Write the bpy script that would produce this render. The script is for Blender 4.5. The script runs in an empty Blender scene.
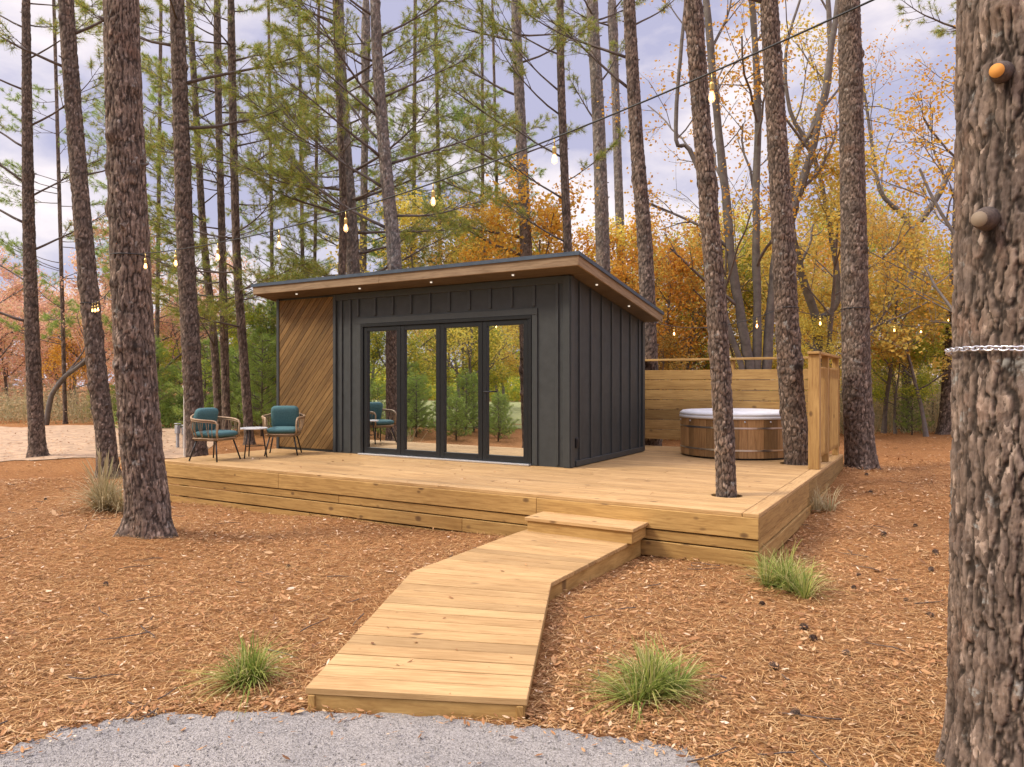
import bpy, math, random
import numpy as np
from mathutils import Vector, Matrix

R = math.radians
SC = bpy.context.scene
COL = SC.collection

# ------------------------------------------------------------------ camera, world, sun, exposure
CAM_Z = 1.65
FPX = 727.0                      # focal length in pixels of the 1024 px wide picture
YAW = R(30.8)
cam_d = bpy.data.cameras.new("camera")
cam = bpy.data.objects.new("camera", cam_d)
COL.objects.link(cam)
cam.location = (0, 0, CAM_Z)
cam.rotation_euler = (R(90), 0, YAW)
cam_d.sensor_width = 36.0
cam_d.lens = 36.0 * FPX / 1024.0
cam_d.shift_y = -1.5 / 1024.0
cam_d.clip_start = 0.05
cam_d.clip_end = 600
SC.camera = cam

SUN_EL, SUN_AZ = R(44), R(228)   # azimuth from +Y towards +X
world = bpy.data.worlds.new("World")
SC.world = world
world.use_nodes = True
wt = world.node_tree
wt.nodes.clear()
def wn(t): return wt.nodes.new(t)
sky = wn('ShaderNodeTexSky'); sky.sky_type = 'NISHITA'; sky.sun_disc = False
sky.sun_elevation = SUN_EL; sky.sun_rotation = SUN_AZ
sky.air_density = 1.0; sky.dust_density = 2.0; sky.ozone_density = 2.0
tc = wn('ShaderNodeTexCoord')
mp = wn('ShaderNodeMapping'); mp.inputs['Scale'].default_value = (1.0, 1.0, 2.2); mp.inputs['Location'].default_value = (0.3, 0.1, 0.45)
nz = wn('ShaderNodeTexNoise'); nz.inputs['Scale'].default_value = 3.2; nz.inputs['Detail'].default_value = 7; nz.inputs['Roughness'].default_value = .55
cr = wn('ShaderNodeValToRGB')
cr.color_ramp.elements[0].position = .45; cr.color_ramp.elements[0].color = (4.3, 4.2, 5.7, 1)
cr.color_ramp.elements[1].position = .63; cr.color_ramp.elements[1].color = (8.8, 7.9, 7.9, 1)
mx = wn('ShaderNodeMix'); mx.data_type = 'RGBA'; mx.inputs['Factor'].default_value = .88
bg = wn('ShaderNodeBackground'); bg.inputs['Strength'].default_value = .055
wo = wn('ShaderNodeOutputWorld')
wt.links.new(tc.outputs['Generated'], mp.inputs['Vector'])
wt.links.new(mp.outputs['Vector'], nz.inputs['Vector'])
wt.links.new(nz.outputs['Fac'], cr.inputs['Fac'])
wt.links.new(sky.outputs['Color'], mx.inputs['A'])
wt.links.new(cr.outputs['Color'], mx.inputs['B'])
sep = wn('ShaderNodeSeparateXYZ'); wt.links.new(tc.outputs['Generated'], sep.inputs[0])
gr = wn('ShaderNodeMapRange'); gr.inputs['From Min'].default_value = .46; gr.inputs['From Max'].default_value = .85; gr.inputs['To Min'].default_value = 1.0; gr.inputs['To Max'].default_value = 3.8
wt.links.new(sep.outputs['Z'], gr.inputs['Value'])       # an overcast sky is about three times brighter overhead than low down
vm = wn('ShaderNodeVectorMath'); vm.operation = 'SCALE'; wt.links.new(mx.outputs['Result'], vm.inputs[0]); wt.links.new(gr.outputs['Result'], vm.inputs['Scale'])
wt.links.new(vm.outputs['Vector'], bg.inputs['Color'])
wt.links.new(bg.outputs['Background'], wo.inputs['Surface'])

sun_d = bpy.data.lights.new("sun", 'SUN'); sun = bpy.data.objects.new("sun", sun_d); COL.objects.link(sun)
sun_d.energy = 1.5; sun_d.angle = R(14); sun_d.color = (1.0, .90, .74)
sdir = Vector((math.sin(SUN_AZ) * math.cos(SUN_EL), math.cos(SUN_AZ) * math.cos(SUN_EL), math.sin(SUN_EL)))
sun.rotation_euler = sdir.to_track_quat('Z', 'Y').to_euler()
sun.location = sdir * 60

SC.view_settings.view_transform = 'Standard'
SC.view_settings.look = 'None'
SC.view_settings.gamma = 1
SC.view_settings.exposure = 1.3
SC.render.engine = 'CYCLES'
SC.cycles.max_bounces = 6; SC.cycles.transparent_max_bounces = 12
SC.cycles.diffuse_bounces = 3; SC.cycles.glossy_bounces = 3; SC.cycles.transmission_bounces = 4
SC.cycles.use_denoising = True
try: SC.cycles.denoiser = 'OPENIMAGEDENOISE'
except Exception: pass
SC.cycles.sample_clamp_indirect = 6

# ------------------------------------------------------------------ frame helpers (metres)
CA, SA = math.cos(YAW), math.sin(YAW)
def W(r, d, z=0.0):
    """metres to the right of / ahead of the spot the photographer stood on -> world"""
    return Vector((CA * r - SA * d, SA * r + CA * d, z))
def at(px, py, d):
    return W((px - 512) / FPX * d, d, CAM_Z - (py - 382) / FPX * d)
def depth_of(x, y): return -SA * x + CA * y
def sstep(a, b, x):
    t = np.clip((np.asarray(x, float) - a) / (b - a), 0, 1); return t * t * (3 - 2 * t)
def gz(x, y):
    """ground height"""
    x = np.asarray(x, float); y = np.asarray(y, float)
    d = -SA * x + CA * y
    h = .20 * sstep(8, 12.5, y) * sstep(-6, -1.2, x) - .09 * sstep(-4, -9.5, x) * sstep(3.5, 6, y) * (1 - sstep(7, 11, y))
    h = h + (.030 * np.sin(x * 1.1 + 1.3) * np.sin(y * .9 + .4) + .018 * np.sin(x * 2.7 + y * 1.9)) * sstep(4.2, 7, d)
    for mx_, my_ in ((-7.25, 4.65), (-1.15, 13.15), (-13.0, 7.4)): h = h + .055 * np.exp(-((x - mx_) ** 2 + (y - my_) ** 2) / .45)
    return h
def gzf(x, y): return float(gz(x, y))

# ------------------------------------------------------------------ mesh helpers
class MB:
    def __init__(self): self.v = []; self.f = []; self.uv = []; self.m = []; self.sm = []
    def add(self, vs, fs, uvs=None, mi=0, smooth=False):
        o = len(self.v); self.v.extend([tuple(p) for p in vs])
        for i, f in enumerate(fs):
            self.f.append([o + k for k in f]); self.m.append(mi); self.sm.append(smooth)
            self.uv.extend(uvs[i] if uvs else [(0, 0)] * len(f))
        return self
_ur = random.Random(5)
def box(mb, c, s, rot=None, mi=0):
    hx, hy, hz = s[0] / 2, s[1] / 2, s[2] / 2
    L = [(x, y, z) for z in (-hz, hz) for y in (-hy, hy) for x in (-hx, hx)]
    F = [(0, 2, 3, 1), (4, 5, 7, 6), (0, 1, 5, 4), (2, 6, 7, 3), (0, 4, 6, 2), (1, 3, 7, 5)]
    ax = max(range(3), key=lambda k: s[k]); ot = [k for k in range(3) if k != ax]
    uo, vo = _ur.random() * 60, _ur.random() * 60
    N = [2, 2, 1, 1, 0, 0]; uvs = []
    for fi, f in enumerate(F):
        n = N[fi]; row = []
        for k in f:
            p = L[k]
            if n == ax: row.append((uo + p[ot[0]] * .3, vo + p[ot[1]]))
            else:
                w = [q for q in ot if q != n][0]
                row.append((uo + p[ax], vo + p[w] + (.3 if n == ot[0] else 0)))
        uvs.append(row)
    c = Vector(c); vs = [(rot @ Vector(p) if rot else Vector(p)) + c for p in L]
    return mb.add(vs, F, uvs, mi)
def frame_of(t):
    t = t.normalized(); a = Vector((0, 0, 1)) if abs(t.z) < .9 else Vector((1, 0, 0))
    u = t.cross(a).normalized(); return u, t.cross(u).normalized()
def tube(mb, pts, rad, seg=6, cap=True, mi=0, smooth=True, closed=False):
    pts = [Vector(p) for p in pts]; n = len(pts)
    if not hasattr(rad, '__len__'): rad = [rad] * n
    vs = []; u = None
    for i, p in enumerate(pts):
        if closed: t = pts[(i + 1) % n] - pts[i - 1]
        else: t = pts[min(i + 1, n - 1)] - pts[max(i - 1, 0)]
        if t.length < 1e-9: t = Vector((0, 0, 1))
        t.normalize()
        if u is None: u, _ = frame_of(t)
        else:
            u = u - t * u.dot(t)
            if u.length < 1e-6: u, _ = frame_of(t)
            u.normalize()
        w = t.cross(u)
        for k in range(seg):
            a = 2 * math.pi * k / seg; vs.append(p + (u * math.cos(a) + w * math.sin(a)) * rad[i])
    fs = []
    for i in range(n if closed else n - 1):
        j = (i + 1) % n
        for k in range(seg):
            k2 = (k + 1) % seg; fs.append((i * seg + k, i * seg + k2, j * seg + k2, j * seg + k))
    if cap and not closed:
        fs.append(tuple(reversed(range(seg)))); fs.append(tuple(range((n - 1) * seg, n * seg)))
    return mb.add(vs, fs, None, mi, smooth)
def lathe(mb, c, prof, seg=32, mi=0, smooth=False, caps=True):
    vs = []; fs = []; c = Vector(c)
    for (r, z) in prof:
        for k in range(seg):
            a = 2 * math.pi * k / seg; vs.append(c + Vector((r * math.cos(a), r * math.sin(a), z)))
    for i in range(len(prof) - 1):
        for k in range(seg):
            k2 = (k + 1) % seg; fs.append((i * seg + k, i * seg + k2, (i + 1) * seg + k2, (i + 1) * seg + k))
    if caps:
        fs.append(tuple(reversed(range(seg)))); fs.append(tuple(range((len(prof) - 1) * seg, len(prof) * seg)))
    return mb.add(vs, fs, None, mi, smooth)
def prism(mb, poly, z0, z1, mi=0):
    """vertical prism over a ccw polygon; z0,z1 scalars or functions of (x,y)"""
    f0 = z0 if callable(z0) else (lambda x, y: z0); f1 = z1 if callable(z1) else (lambda x, y: z1)
    n = len(poly); uo, vo = _ur.random() * 60, _ur.random() * 60
    vs = [(x, y, f0(x, y)) for x, y in poly] + [(x, y, f1(x, y)) for x, y in poly]
    e = max(range(n), key=lambda i: (Vector(poly[(i + 1) % n]) - Vector(poly[i])).length)
    ux = (Vector(poly[(e + 1) % n]) - Vector(poly[e])).normalized(); uy = Vector((-ux.y, ux.x))
    def U(p): q = Vector(p); return (uo + q.dot(ux), vo + q.dot(uy))
    fs = [tuple(reversed(range(n))), tuple(range(n, 2 * n))]; uvs = [[U(poly[k]) for k in reversed(range(n))], [U(p) for p in poly]]
    for i in range(n):
        j = (i + 1) % n; fs.append((i, j, n + j, n + i))
        a, b = U(poly[i]), U(poly[j]); uvs.append([(a[0], a[1]), (b[0], b[1]), (b[0], b[1] + .04), (a[0], a[1] + .04)])
    return mb.add(vs, fs, uvs, mi)

def mesh_of(name, mb, mats):
    me = bpy.data.meshes.new(name)
    me.from_pydata(mb.v, [], mb.f)
    uvl = me.uv_layers.new(name="UVMap")
    uvl.data.foreach_set("uv", np.array(mb.uv, dtype=np.float32).ravel())
    me.polygons.foreach_set("material_index", np.array(mb.m, dtype=np.int32))
    me.polygons.foreach_set("use_smooth", np.array(mb.sm, dtype=bool))
    for m in (mats if isinstance(mats, (list, tuple)) else [mats]): me.materials.append(m)
    me.update(); return me
def mesh_np(name, verts, faces, mats, smooth=False, mi=None):
    """verts Nx3, faces MxK (numpy)"""
    me = bpy.data.meshes.new(name); nf, k = faces.shape
    me.vertices.add(len(verts)); me.vertices.foreach_set("co", np.ascontiguousarray(verts, dtype=np.float32).ravel())
    me.loops.add(nf * k); me.loops.foreach_set("vertex_index", np.ascontiguousarray(faces, dtype=np.int32).ravel())
    me.polygons.add(nf)
    me.polygons.foreach_set("loop_start", np.arange(0, nf * k, k, dtype=np.int32))
    me.polygons.foreach_set("loop_total", np.full(nf, k, dtype=np.int32))
    me.polygons.foreach_set("use_smooth", np.full(nf, smooth, dtype=bool))
    if mi is not None: me.polygons.foreach_set("material_index", mi.astype(np.int32))
    for m in (mats if isinstance(mats, (list, tuple)) else [mats]): me.materials.append(m)
    me.update(calc_edges=True); return me
def link(name, me, parent=None):
    o = bpy.data.objects.new(name, me); COL.objects.link(o)
    if parent is not None: o.parent = parent
    return o
def root_loc(p):
    v = Vector((0, 0, 0))
    while p is not None: v = v + Vector(p.location); p = p.parent
    return v
def part(name, mb, mats, parent, bevel=0, label=None):
    """mesh built in world coordinates, stored relative to its thing"""
    o0 = root_loc(parent)
    if o0.length > 0: mb.v = [(x - o0.x, y - o0.y, z - o0.z) for x, y, z in mb.v]
    o = link(name, mesh_of(name, mb, mats), parent)
    if bevel:
        b = o.modifiers.new("edge", 'BEVEL'); b.width = bevel; b.segments = 1; b.limit_method = 'ANGLE'
    if label: o['label'] = label
    return o
def tag(o, label=None, cat=None, group=None, kind=None):
    if label: o['label'] = label
    if cat: o['category'] = cat
    if group: o['group'] = group
    if kind: o['kind'] = kind
    return o
def thing(name, loc, label, cat, group=None):
    o = bpy.data.objects.new(name, None); o.empty_display_size = .2; COL.objects.link(o); o.location = loc
    return tag(o, label, cat, group)
def copy_tree(o, parent=None):
    c = o.copy(); COL.objects.link(c); c.parent = parent
    for ch in [x for x in bpy.data.objects if x.parent is o]: copy_tree(ch, c)
    return c

# ------------------------------------------------------------------ materials
def nmat(name):
    m = bpy.data.materials.new(name); m.use_nodes = True
    nt = m.node_tree; b = nt.nodes['Principled BSDF']; return m, nt, b
def nd(nt, t, **kw):
    n = nt.nodes.new(t)
    for k, v in kw.items():
        if hasattr(n, k) and k not in ('Scale',): setattr(n, k, v)
        else: n.inputs[k].default_value = v
    return n
def ramp(nt, stops, fac=None, interp='LINEAR'):
    n = nt.nodes.new('ShaderNodeValToRGB'); cr = n.color_ramp; cr.interpolation = interp
    while len(cr.elements) < len(stops): cr.elements.new(.5)
    for e, (p, c) in zip(cr.elements, stops):
        e.position = p; e.color = (*c, 1) if len(c) == 3 else c
    if fac is not None: nt.links.new(fac, n.inputs['Fac'])
    return n
def mixc(nt, a, b, fac, mode='MIX'):
    n = nt.nodes.new('ShaderNodeMix'); n.data_type = 'RGBA'; n.blend_type = mode
    for key, val in (('A', a), ('B', b)):
        if isinstance(val, tuple): n.inputs[key].default_value = (*val, 1)
        else: nt.links.new(val, n.inputs[key])
    if isinstance(fac, (int, float)): n.inputs['Factor'].default_value = fac
    else: nt.links.new(fac, n.inputs['Factor'])
    return n.outputs['Result']
def mathn(nt, op, a, b=None, c=None):
    n = nt.nodes.new('ShaderNodeMath'); n.operation = op
    for i, v in enumerate((a, b, c)):
        if v is None: continue
        if isinstance(v, (int, float)): n.inputs[i].default_value = v
        else: nt.links.new(v, n.inputs[i])
    return n.outputs[0]
def bump(nt, b, h, strength=.3, dist=.01):
    n = nt.nodes.new('ShaderNodeBump'); n.inputs['Strength'].default_value = strength; n.inputs['Distance'].default_value = dist
    nt.links.new(h, n.inputs['Height']); nt.links.new(n.outputs['Normal'], b.inputs['Normal'])
def noise(nt, vec, scale, detail=5, rough=.6, dist=0):
    n = nt.nodes.new('ShaderNodeTexNoise'); n.inputs['Scale'].default_value = scale; n.inputs['Detail'].default_value = detail
    n.inputs['Roughness'].default_value = rough; n.inputs['Distortion'].default_value = dist
    if vec is not None: nt.links.new(vec, n.inputs['Vector'])
    return n
def vmap(nt, vec, scale):
    n = nt.nodes.new('ShaderNodeMapping'); n.inputs['Scale'].default_value = scale
    nt.links.new(vec, n.inputs['Vector']); return n.outputs['Vector']

def plain(name, col, rough=.6, metal=0, var=0.0, vscale=12, bumpn=0):
    m, nt, b = nmat(name)
    b.inputs['Roughness'].default_value = rough; b.inputs['Metallic'].default_value = metal
    tcn = nt.nodes.new('ShaderNodeTexCoord')
    n = noise(nt, tcn.outputs['Object'], vscale, 5)
    lo = tuple(c * (1 - var) for c in col); hi = tuple(min(1, c * (1 + var)) for c in col)
    r_ = ramp(nt, [(.3, lo), (.7, hi)], n.outputs['Fac']); nt.links.new(r_.outputs['Color'], b.inputs['Base Color'])
    if bumpn: bump(nt, b, n.outputs['Fac'], bumpn, .005)
    return m
def wood(name, c1, c2, var=.22, knots=True, rough=.72, grain=1.0, knotcol=(.10, .05, .02), kd=.74):
    m, nt, b = nmat(name)
    uv = nt.nodes.new('ShaderNodeUVMap'); uv.uv_map = 'UVMap'
    g = noise(nt, vmap(nt, uv.outputs['UV'], (1.1 * grain, 16 * grain, 1)), 2.6, 7, .62, .7)
    f = noise(nt, vmap(nt, uv.outputs['UV'], (4, 110, 1)), 2.2, 3, .6)
    big = noise(nt, vmap(nt, uv.outputs['UV'], (.7, 1.6, 1)), 1.4, 3)
    c = ramp(nt, [(.36, c2), (.58, c1)], g.outputs['Fac']).outputs['Color']
    c = mixc(nt, c, ramp(nt, [(.35, (.72, .66, .6)), (.6, (1, 1, 1))], f.outputs['Fac']).outputs['Color'], .55, 'MULTIPLY')
    c = mixc(nt, c, ramp(nt, [(.35, (.84, .80, .76)), (.65, (1.1, 1.1, 1.12))], big.outputs['Fac']).outputs['Color'], .8, 'MULTIPLY')
    geo = nt.nodes.new('ShaderNodeNewGeometry')
    v = ramp(nt, [(0, (1 - var, 1 - var, 1 - var * 1.1)), (.5, (1, .98, .94)), (1, (1 + var * .55,) * 3)], geo.outputs['Random Per Island'])
    c = mixc(nt, c, v.outputs['Color'], 1.0, 'MULTIPLY')
    if knots:
        vo = nt.nodes.new('ShaderNodeTexVoronoi'); vo.inputs['Scale'].default_value = 1.0
        wv = nt.nodes.new('ShaderNodeVectorMath'); wv.operation = 'ADD'
        nt.links.new(vmap(nt, uv.outputs['UV'], (4.5, 7.5, 1)), wv.inputs[0]); nt.links.new(vmap(nt, g.outputs['Color'], (.06, .12, 0)), wv.inputs[1])
        nt.links.new(wv.outputs[0], vo.inputs['Vector'])
        sp = nt.nodes.new('ShaderNodeSeparateColor'); nt.links.new(vo.outputs['Color'], sp.inputs[0])
        thr = mathn(nt, 'MULTIPLY', mathn(nt, 'GREATER_THAN', sp.outputs[0], kd), mathn(nt, 'MULTIPLY_ADD', sp.outputs[1], .16, .10))
        k = mathn(nt, 'DIVIDE', vo.outputs['Distance'], mathn(nt, 'ADD', thr, .0001))
        kr = ramp(nt, [(.0, (1, 1, 1)), (.55, (.8, .8, .8)), (1, (0, 0, 0))], k)
        c = mixc(nt, c, knotcol, mathn(nt, 'MULTIPLY', kr.outputs['Color'], .9))
    nt.links.new(c, b.inputs['Base Color']); b.inputs['Roughness'].default_value = rough
    b.inputs['Specular IOR Level'].default_value = .3
    bump(nt, b, g.outputs['Fac'], .25, .004)
    return m
def leafmat(name, stops, transl=.4, rough=.6, objvar=.0):
    m = bpy.data.materials.new(name); m.use_nodes = True; nt = m.node_tree; b = nt.nodes['Principled BSDF']; out = nt.nodes['Material Output']
    geo = nt.nodes.new('ShaderNodeNewGeometry')
    c = ramp(nt, stops, geo.outputs['Random Per Island']).outputs['Color']
    if objvar:
        oi = nt.nodes.new('ShaderNodeObjectInfo')
        hs = nt.nodes.new('ShaderNodeHueSaturation'); nt.links.new(c, hs.inputs['Color'])
        nt.links.new(mathn(nt, 'MULTIPLY_ADD', oi.outputs['Random'], objvar * .16, .5 - objvar * .08), hs.inputs['Hue'])
        nt.links.new(mathn(nt, 'MULTIPLY_ADD', oi.outputs['Random'], objvar, 1 - objvar * .4), hs.inputs['Value'])
        c = hs.outputs['Color']
    nt.links.new(c, b.inputs['Base Color']); b.inputs['Roughness'].default_value = rough; b.inputs['Specular IOR Level'].default_value = .2
    t = nt.nodes.new('ShaderNodeBsdfTranslucent'); nt.links.new(c, t.inputs['Color'])
    ms = nt.nodes.new('ShaderNodeMixShader'); ms.inputs['Fac'].default_value = transl
    nt.links.new(b.outputs[0], ms.inputs[1]); nt.links.new(t.outputs[0], ms.inputs[2]); nt.links.new(ms.outputs[0], out.inputs['Surface'])
    return m
def barkmat(name, fissure, plate_a, plate_b, lichen=(.34, .35, .32), lich=.62, fine=60):
    m, nt, b = nmat(name)
    tcn = nt.nodes.new('ShaderNodeTexCoord'); ob = tcn.outputs['Object']
    a = nt.nodes.new('ShaderNodeAttribute'); a.attribute_name = 'plate'
    ce = nt.nodes.new('ShaderNodeAttribute'); ce.attribute_name = 'cell'
    n1 = noise(nt, vmap(nt, ob, (1, 1, .35)), fine * .5, 8, .7, .6)
    vf = nt.nodes.new('ShaderNodeTexVoronoi'); vf.inputs['Scale'].default_value = fine * .75
    wv = nt.nodes.new('ShaderNodeVectorMath'); wv.operation = 'ADD'; nt.links.new(vmap(nt, ob, (1, 1, .45)), wv.inputs[0]); nt.links.new(vmap(nt, n1.outputs['Color'], (.03, .03, .03)), wv.inputs[1]); nt.links.new(wv.outputs[0], vf.inputs['Vector'])
    sv = nt.nodes.new('ShaderNodeSeparateColor'); nt.links.new(vf.outputs['Color'], sv.inputs[0])
    n2 = noise(nt, ob, 5, 4); n3 = noise(nt, ob, 9, 6, .7)
    pc = mixc(nt, plate_a, plate_b, ce.outputs['Fac'])
    pc = mixc(nt, pc, ramp(nt, [(.3, (.62, .58, .56)), (.7, (1.25, 1.25, 1.25))], n1.outputs['Fac']).outputs['Color'], 1, 'MULTIPLY')
    pc = mixc(nt, pc, ramp(nt, [(.35, (.8, .8, .82)), (.65, (1.15, 1.1, 1.05))], n2.outputs['Fac']).outputs['Color'], 1, 'MULTIPLY')
    pc = mixc(nt, pc, ramp(nt, [(0, (.66, .63, .61)), (.6, (1.0, .98, .96)), (.90, (1.18, 1.16, 1.13)), (.965, (1.9, 1.92, 1.9))], sv.outputs[0]).outputs['Color'], 1, 'MULTIPLY')
    rd = noise(nt, ob, 3.1, 5, .65); pc = mixc(nt, pc, (.20, .105, .065), mathn(nt, 'MULTIPLY', ramp(nt, [(.56, (0, 0, 0)), (.68, (1, 1, 1))], rd.outputs['Fac']).outputs['Color'], .45))
    lf = ramp(nt, [(lich, (0, 0, 0)), (lich + .06, (1, 1, 1))], n3.outputs['Fac'])
    pc = mixc(nt, pc, lichen, mathn(nt, 'MULTIPLY', lf.outputs['Color'], .6))
    c = mixc(nt, fissure, pc, a.outputs['Fac'])
    nt.links.new(c, b.inputs['Base Color']); b.inputs['Roughness'].default_value = .95; b.inputs['Specular IOR Level'].default_value = .15
    bump(nt, b, mathn(nt, 'ADD', n1.outputs['Fac'], mathn(nt, 'MULTIPLY', sv.outputs[0], .7)), .55, .010)
    return m

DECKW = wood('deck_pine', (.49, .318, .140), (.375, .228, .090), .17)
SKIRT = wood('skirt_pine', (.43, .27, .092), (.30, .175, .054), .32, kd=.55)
WALKW = wood('walk_pine', (.49, .318, .140), (.375, .232, .094), .2)
FENCEW = wood('fence_pine', (.44, .28, .10), (.32, .185, .062), .22)
STAIN = wood('stained_cladding', (.235, .138, .046), (.135, .074, .024), .32, rough=.65)
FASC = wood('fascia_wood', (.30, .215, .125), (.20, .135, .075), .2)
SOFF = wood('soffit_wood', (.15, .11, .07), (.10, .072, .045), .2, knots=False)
CEDAR = wood('cedar_stave', (.40, .24, .105), (.27, .15, .06), .4, knots=False, rough=.5)
CHAR = plain('charcoal_siding', (.036, .040, .039), .55, 0, .22, 7, .15)
CHART = plain('charcoal_trim', (.039, .043, .042), .5, 0, .12, 9, .1)
BLK = plain('black_aluminium', (.014, .016, .018), .4, .2, .1, 20)
DRIP = plain('slate_metal_edge', (.075, .10, .13), .45, .4, .15, 9)
ROOFM = plain('roof_membrane', (.06, .07, .08), .8, 0, .2, 5)
DARK = plain('dark_interior', (.05, .045, .04), .8, 0, .2, 3)
STEEL = plain('stainless_band', (.62, .62, .64), .28, 1, .08, 10)
LIDM = plain('white_lid', (.62, .62, .61), .5, 0, .04, 9)
TEAL = plain('teal_fabric', (.058, .138, .142), .9, 0, .22, 60, .3)
RATT = plain('rattan', (.32, .21, .115), .6, 0, .25, 50, .2)
BLKS = plain('black_steel', (.02, .02, .022), .45, .3, .1, 20)
GLSTOP = plain('pale_table_top', (.62, .62, .60), .25, 0, .05, 10)
BRASS = plain('brass_socket', (.52, .36, .12), .35, 1, .1, 20)
CABLE = plain('black_cable', (.02, .022, .022), .6, 0, .1, 20)
GALV = plain('galvanised_chain', (.72, .72, .74), .3, .85, .08, 30)
PVC = plain('grey_utility_box', (.33, .33, .34), .5, .1, .1, 14)
PALEP = plain('pale_stake', (.55, .52, .46), .7, 0, .1, 14)
PINEC = plain('cone_scale', (.11, .068, .045), .85, 0, .4, 40)
SILLM = plain('aluminium_sill', (.6, .6, .6), .35, .7, .06, 14)
CUTW = wood('cut_face', (.78, .38, .09), (.62, .27, .055), .1, False)
KNOTC = plain('dark_knot_collar', (.10, .072, .055), .95, 0, .4, 60, .6)
CUTG = wood('weathered_cut', (.33, .27, .20), (.22, .17, .12), .1, False)

GLASS, _nt, _b = nmat('door_glass')
_nt.nodes.remove(_b); _o = _nt.nodes['Material Output']
_g = nd(_nt, 'ShaderNodeBsdfGlossy', Roughness=.012); _g.inputs['Color'].default_value = (.93, .95, .92, 1)
_t = nd(_nt, 'ShaderNodeBsdfTransparent'); _t.inputs['Color'].default_value = (.55, .58, .56, 1)
_m = nd(_nt, 'ShaderNodeMixShader'); _lw = nd(_nt, 'ShaderNodeLayerWeight'); _lw.inputs['Blend'].default_value = .35
_nt.links.new(mathn(_nt, 'MULTIPLY_ADD', _lw.outputs['Fresnel'], .2, .80), _m.inputs[0]); _nt.links.new(_t.outputs[0], _m.inputs[1]); _nt.links.new(_g.outputs[0], _m.inputs[2])
_nt.links.new(_m.outputs[0], _o.inputs['Surface'])

def emit(name, col, s):
    m, nt, b = nmat(name); b.inputs['Base Color'].default_value = (*col, 1); b.inputs['Emission Color'].default_value = (*col, 1)
    b.inputs['Emission Strength'].default_value = s; return m
FILA = emit('glowing_filament', (1, .50, .13), 10)
SPOT = emit('soffit_lamp', (1, .93, .8), .3)
BULB, _nt, _b = nmat('bulb_glass')
_b.inputs['Base Color'].default_value = (1, .9, .75, 1); _b.inputs['Roughness'].default_value = .05
_b.inputs['Emission Color'].default_value = (1, .52, .16, 1); _b.inputs['Emission Strength'].default_value = .45; _b.inputs['Alpha'].default_value = .22

BARK1 = barkmat('pine_bark', (.036, .027, .021), (.172, .132, .104), (.255, .202, .162), lich=.60)
BARKD = barkmat('dark_pine_bark', (.046, .035, .027), (.165, .130, .104), (.24, .193, .157))
BARKG = barkmat('grey_bark', (.085, .075, .065), (.23, .205, .18), (.29, .25, .215), lich=.56)
TWIG = plain('branch_bark', (.12, .095, .078), .95, 0, .3, 14)
TWIGG = plain('grey_branch_bark', (.15, .125, .105), .95, 0, .3, 10)
NEED = leafmat('pine_needles', [(0, (.16, .22, .05)), (.3, (.25, .32, .065)), (.6, (.36, .40, .08)), (.82, (.44, .42, .09)), (.9, (.50, .36, .10)), (1, (.54, .34, .11))], .5)
NEEDG = leafmat('fresh_green_needles', [(0, (.18, .27, .06)), (.5, (.30, .41, .09)), (1, (.43, .50, .12))], .5)
LY = leafmat('yellow_leaves', [(0, (.60, .40, .07)), (.4, (.74, .54, .11)), (.75, (.68, .55, .13)), (1, (.46, .45, .12))], .5, objvar=.25)
LO = leafmat('orange_leaves', [(0, (.56, .25, .035)), (.4, (.68, .35, .05)), (.75, (.72, .45, .06)), (1, (.54, .33, .08))], .5, objvar=.10)
LG = leafmat('yellow_green_leaves', [(0, (.22, .28, .05)), (.4, (.37, .40, .06)), (.75, (.56, .50, .07)), (1, (.64, .48, .06))], .5, objvar=.3)
LP = leafmat('rust_pink_leaves', [(0, (.62, .32, .22)), (.4, (.76, .46, .32)), (.75, (.78, .54, .30)), (1, (.56, .46, .25))], .5, objvar=.15)
LD = leafmat('green_leaves', [(0, (.12, .18, .05)), (.5, (.21, .28, .07)), (1, (.36, .38, .10))], .5, objvar=.3)
BRUSH = leafmat('brush_leaves', [(0, (.27, .27, .13)), (.35, (.42, .37, .20)), (.7, (.55, .45, .26)), (1, (.60, .43, .22))], .45)
WOODSM = leafmat('woods_leaves', [(0, (.34, .33, .15)), (.35, (.54, .46, .19)), (.7, (.70, .54, .22)), (1, (.64, .44, .19))], .5)
WOODSP = leafmat('pale_woods_leaves', [(0, (.22, .20, .10)), (.35, (.44, .30, .18)), (.7, (.58, .36, .22)), (1, (.52, .27, .17))], .4)
FALL = leafmat('fallen_leaf', [(0, (.17, .08, .035)), (.2, (.29, .138, .056)), (.45, (.42, .205, .082)), (.75, (.49, .275, .12)), (.93, (.56, .36, .19)), (.985, (.68, .50, .32)), (1, (.74, .60, .43))], .15, .7)
STRAW = leafmat('pine_straw', [(0, (.17, .08, .032)), (.4, (.37, .195, .072)), (.75, (.51, .295, .115)), (1, (.62, .42, .20))], .1, .7)
GRASSM = leafmat('tuft_blade', [(0, (.13, .18, .035)), (.4, (.24, .31, .06)), (.68, (.40, .42, .10)), (.85, (.52, .46, .17)), (1, (.60, .50, .24))], .4)
DRYM = leafmat('dry_blade', [(0, (.34, .27, .13)), (.5, (.48, .39, .21)), (.85, (.58, .49, .30)), (1, (.26, .27, .10))], .3)
STONEM = leafmat('gravel_stone', [(0, (.175, .16, .142)), (.5, (.285, .264, .235)), (1, (.43, .40, .36))], 0, .85)

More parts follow.
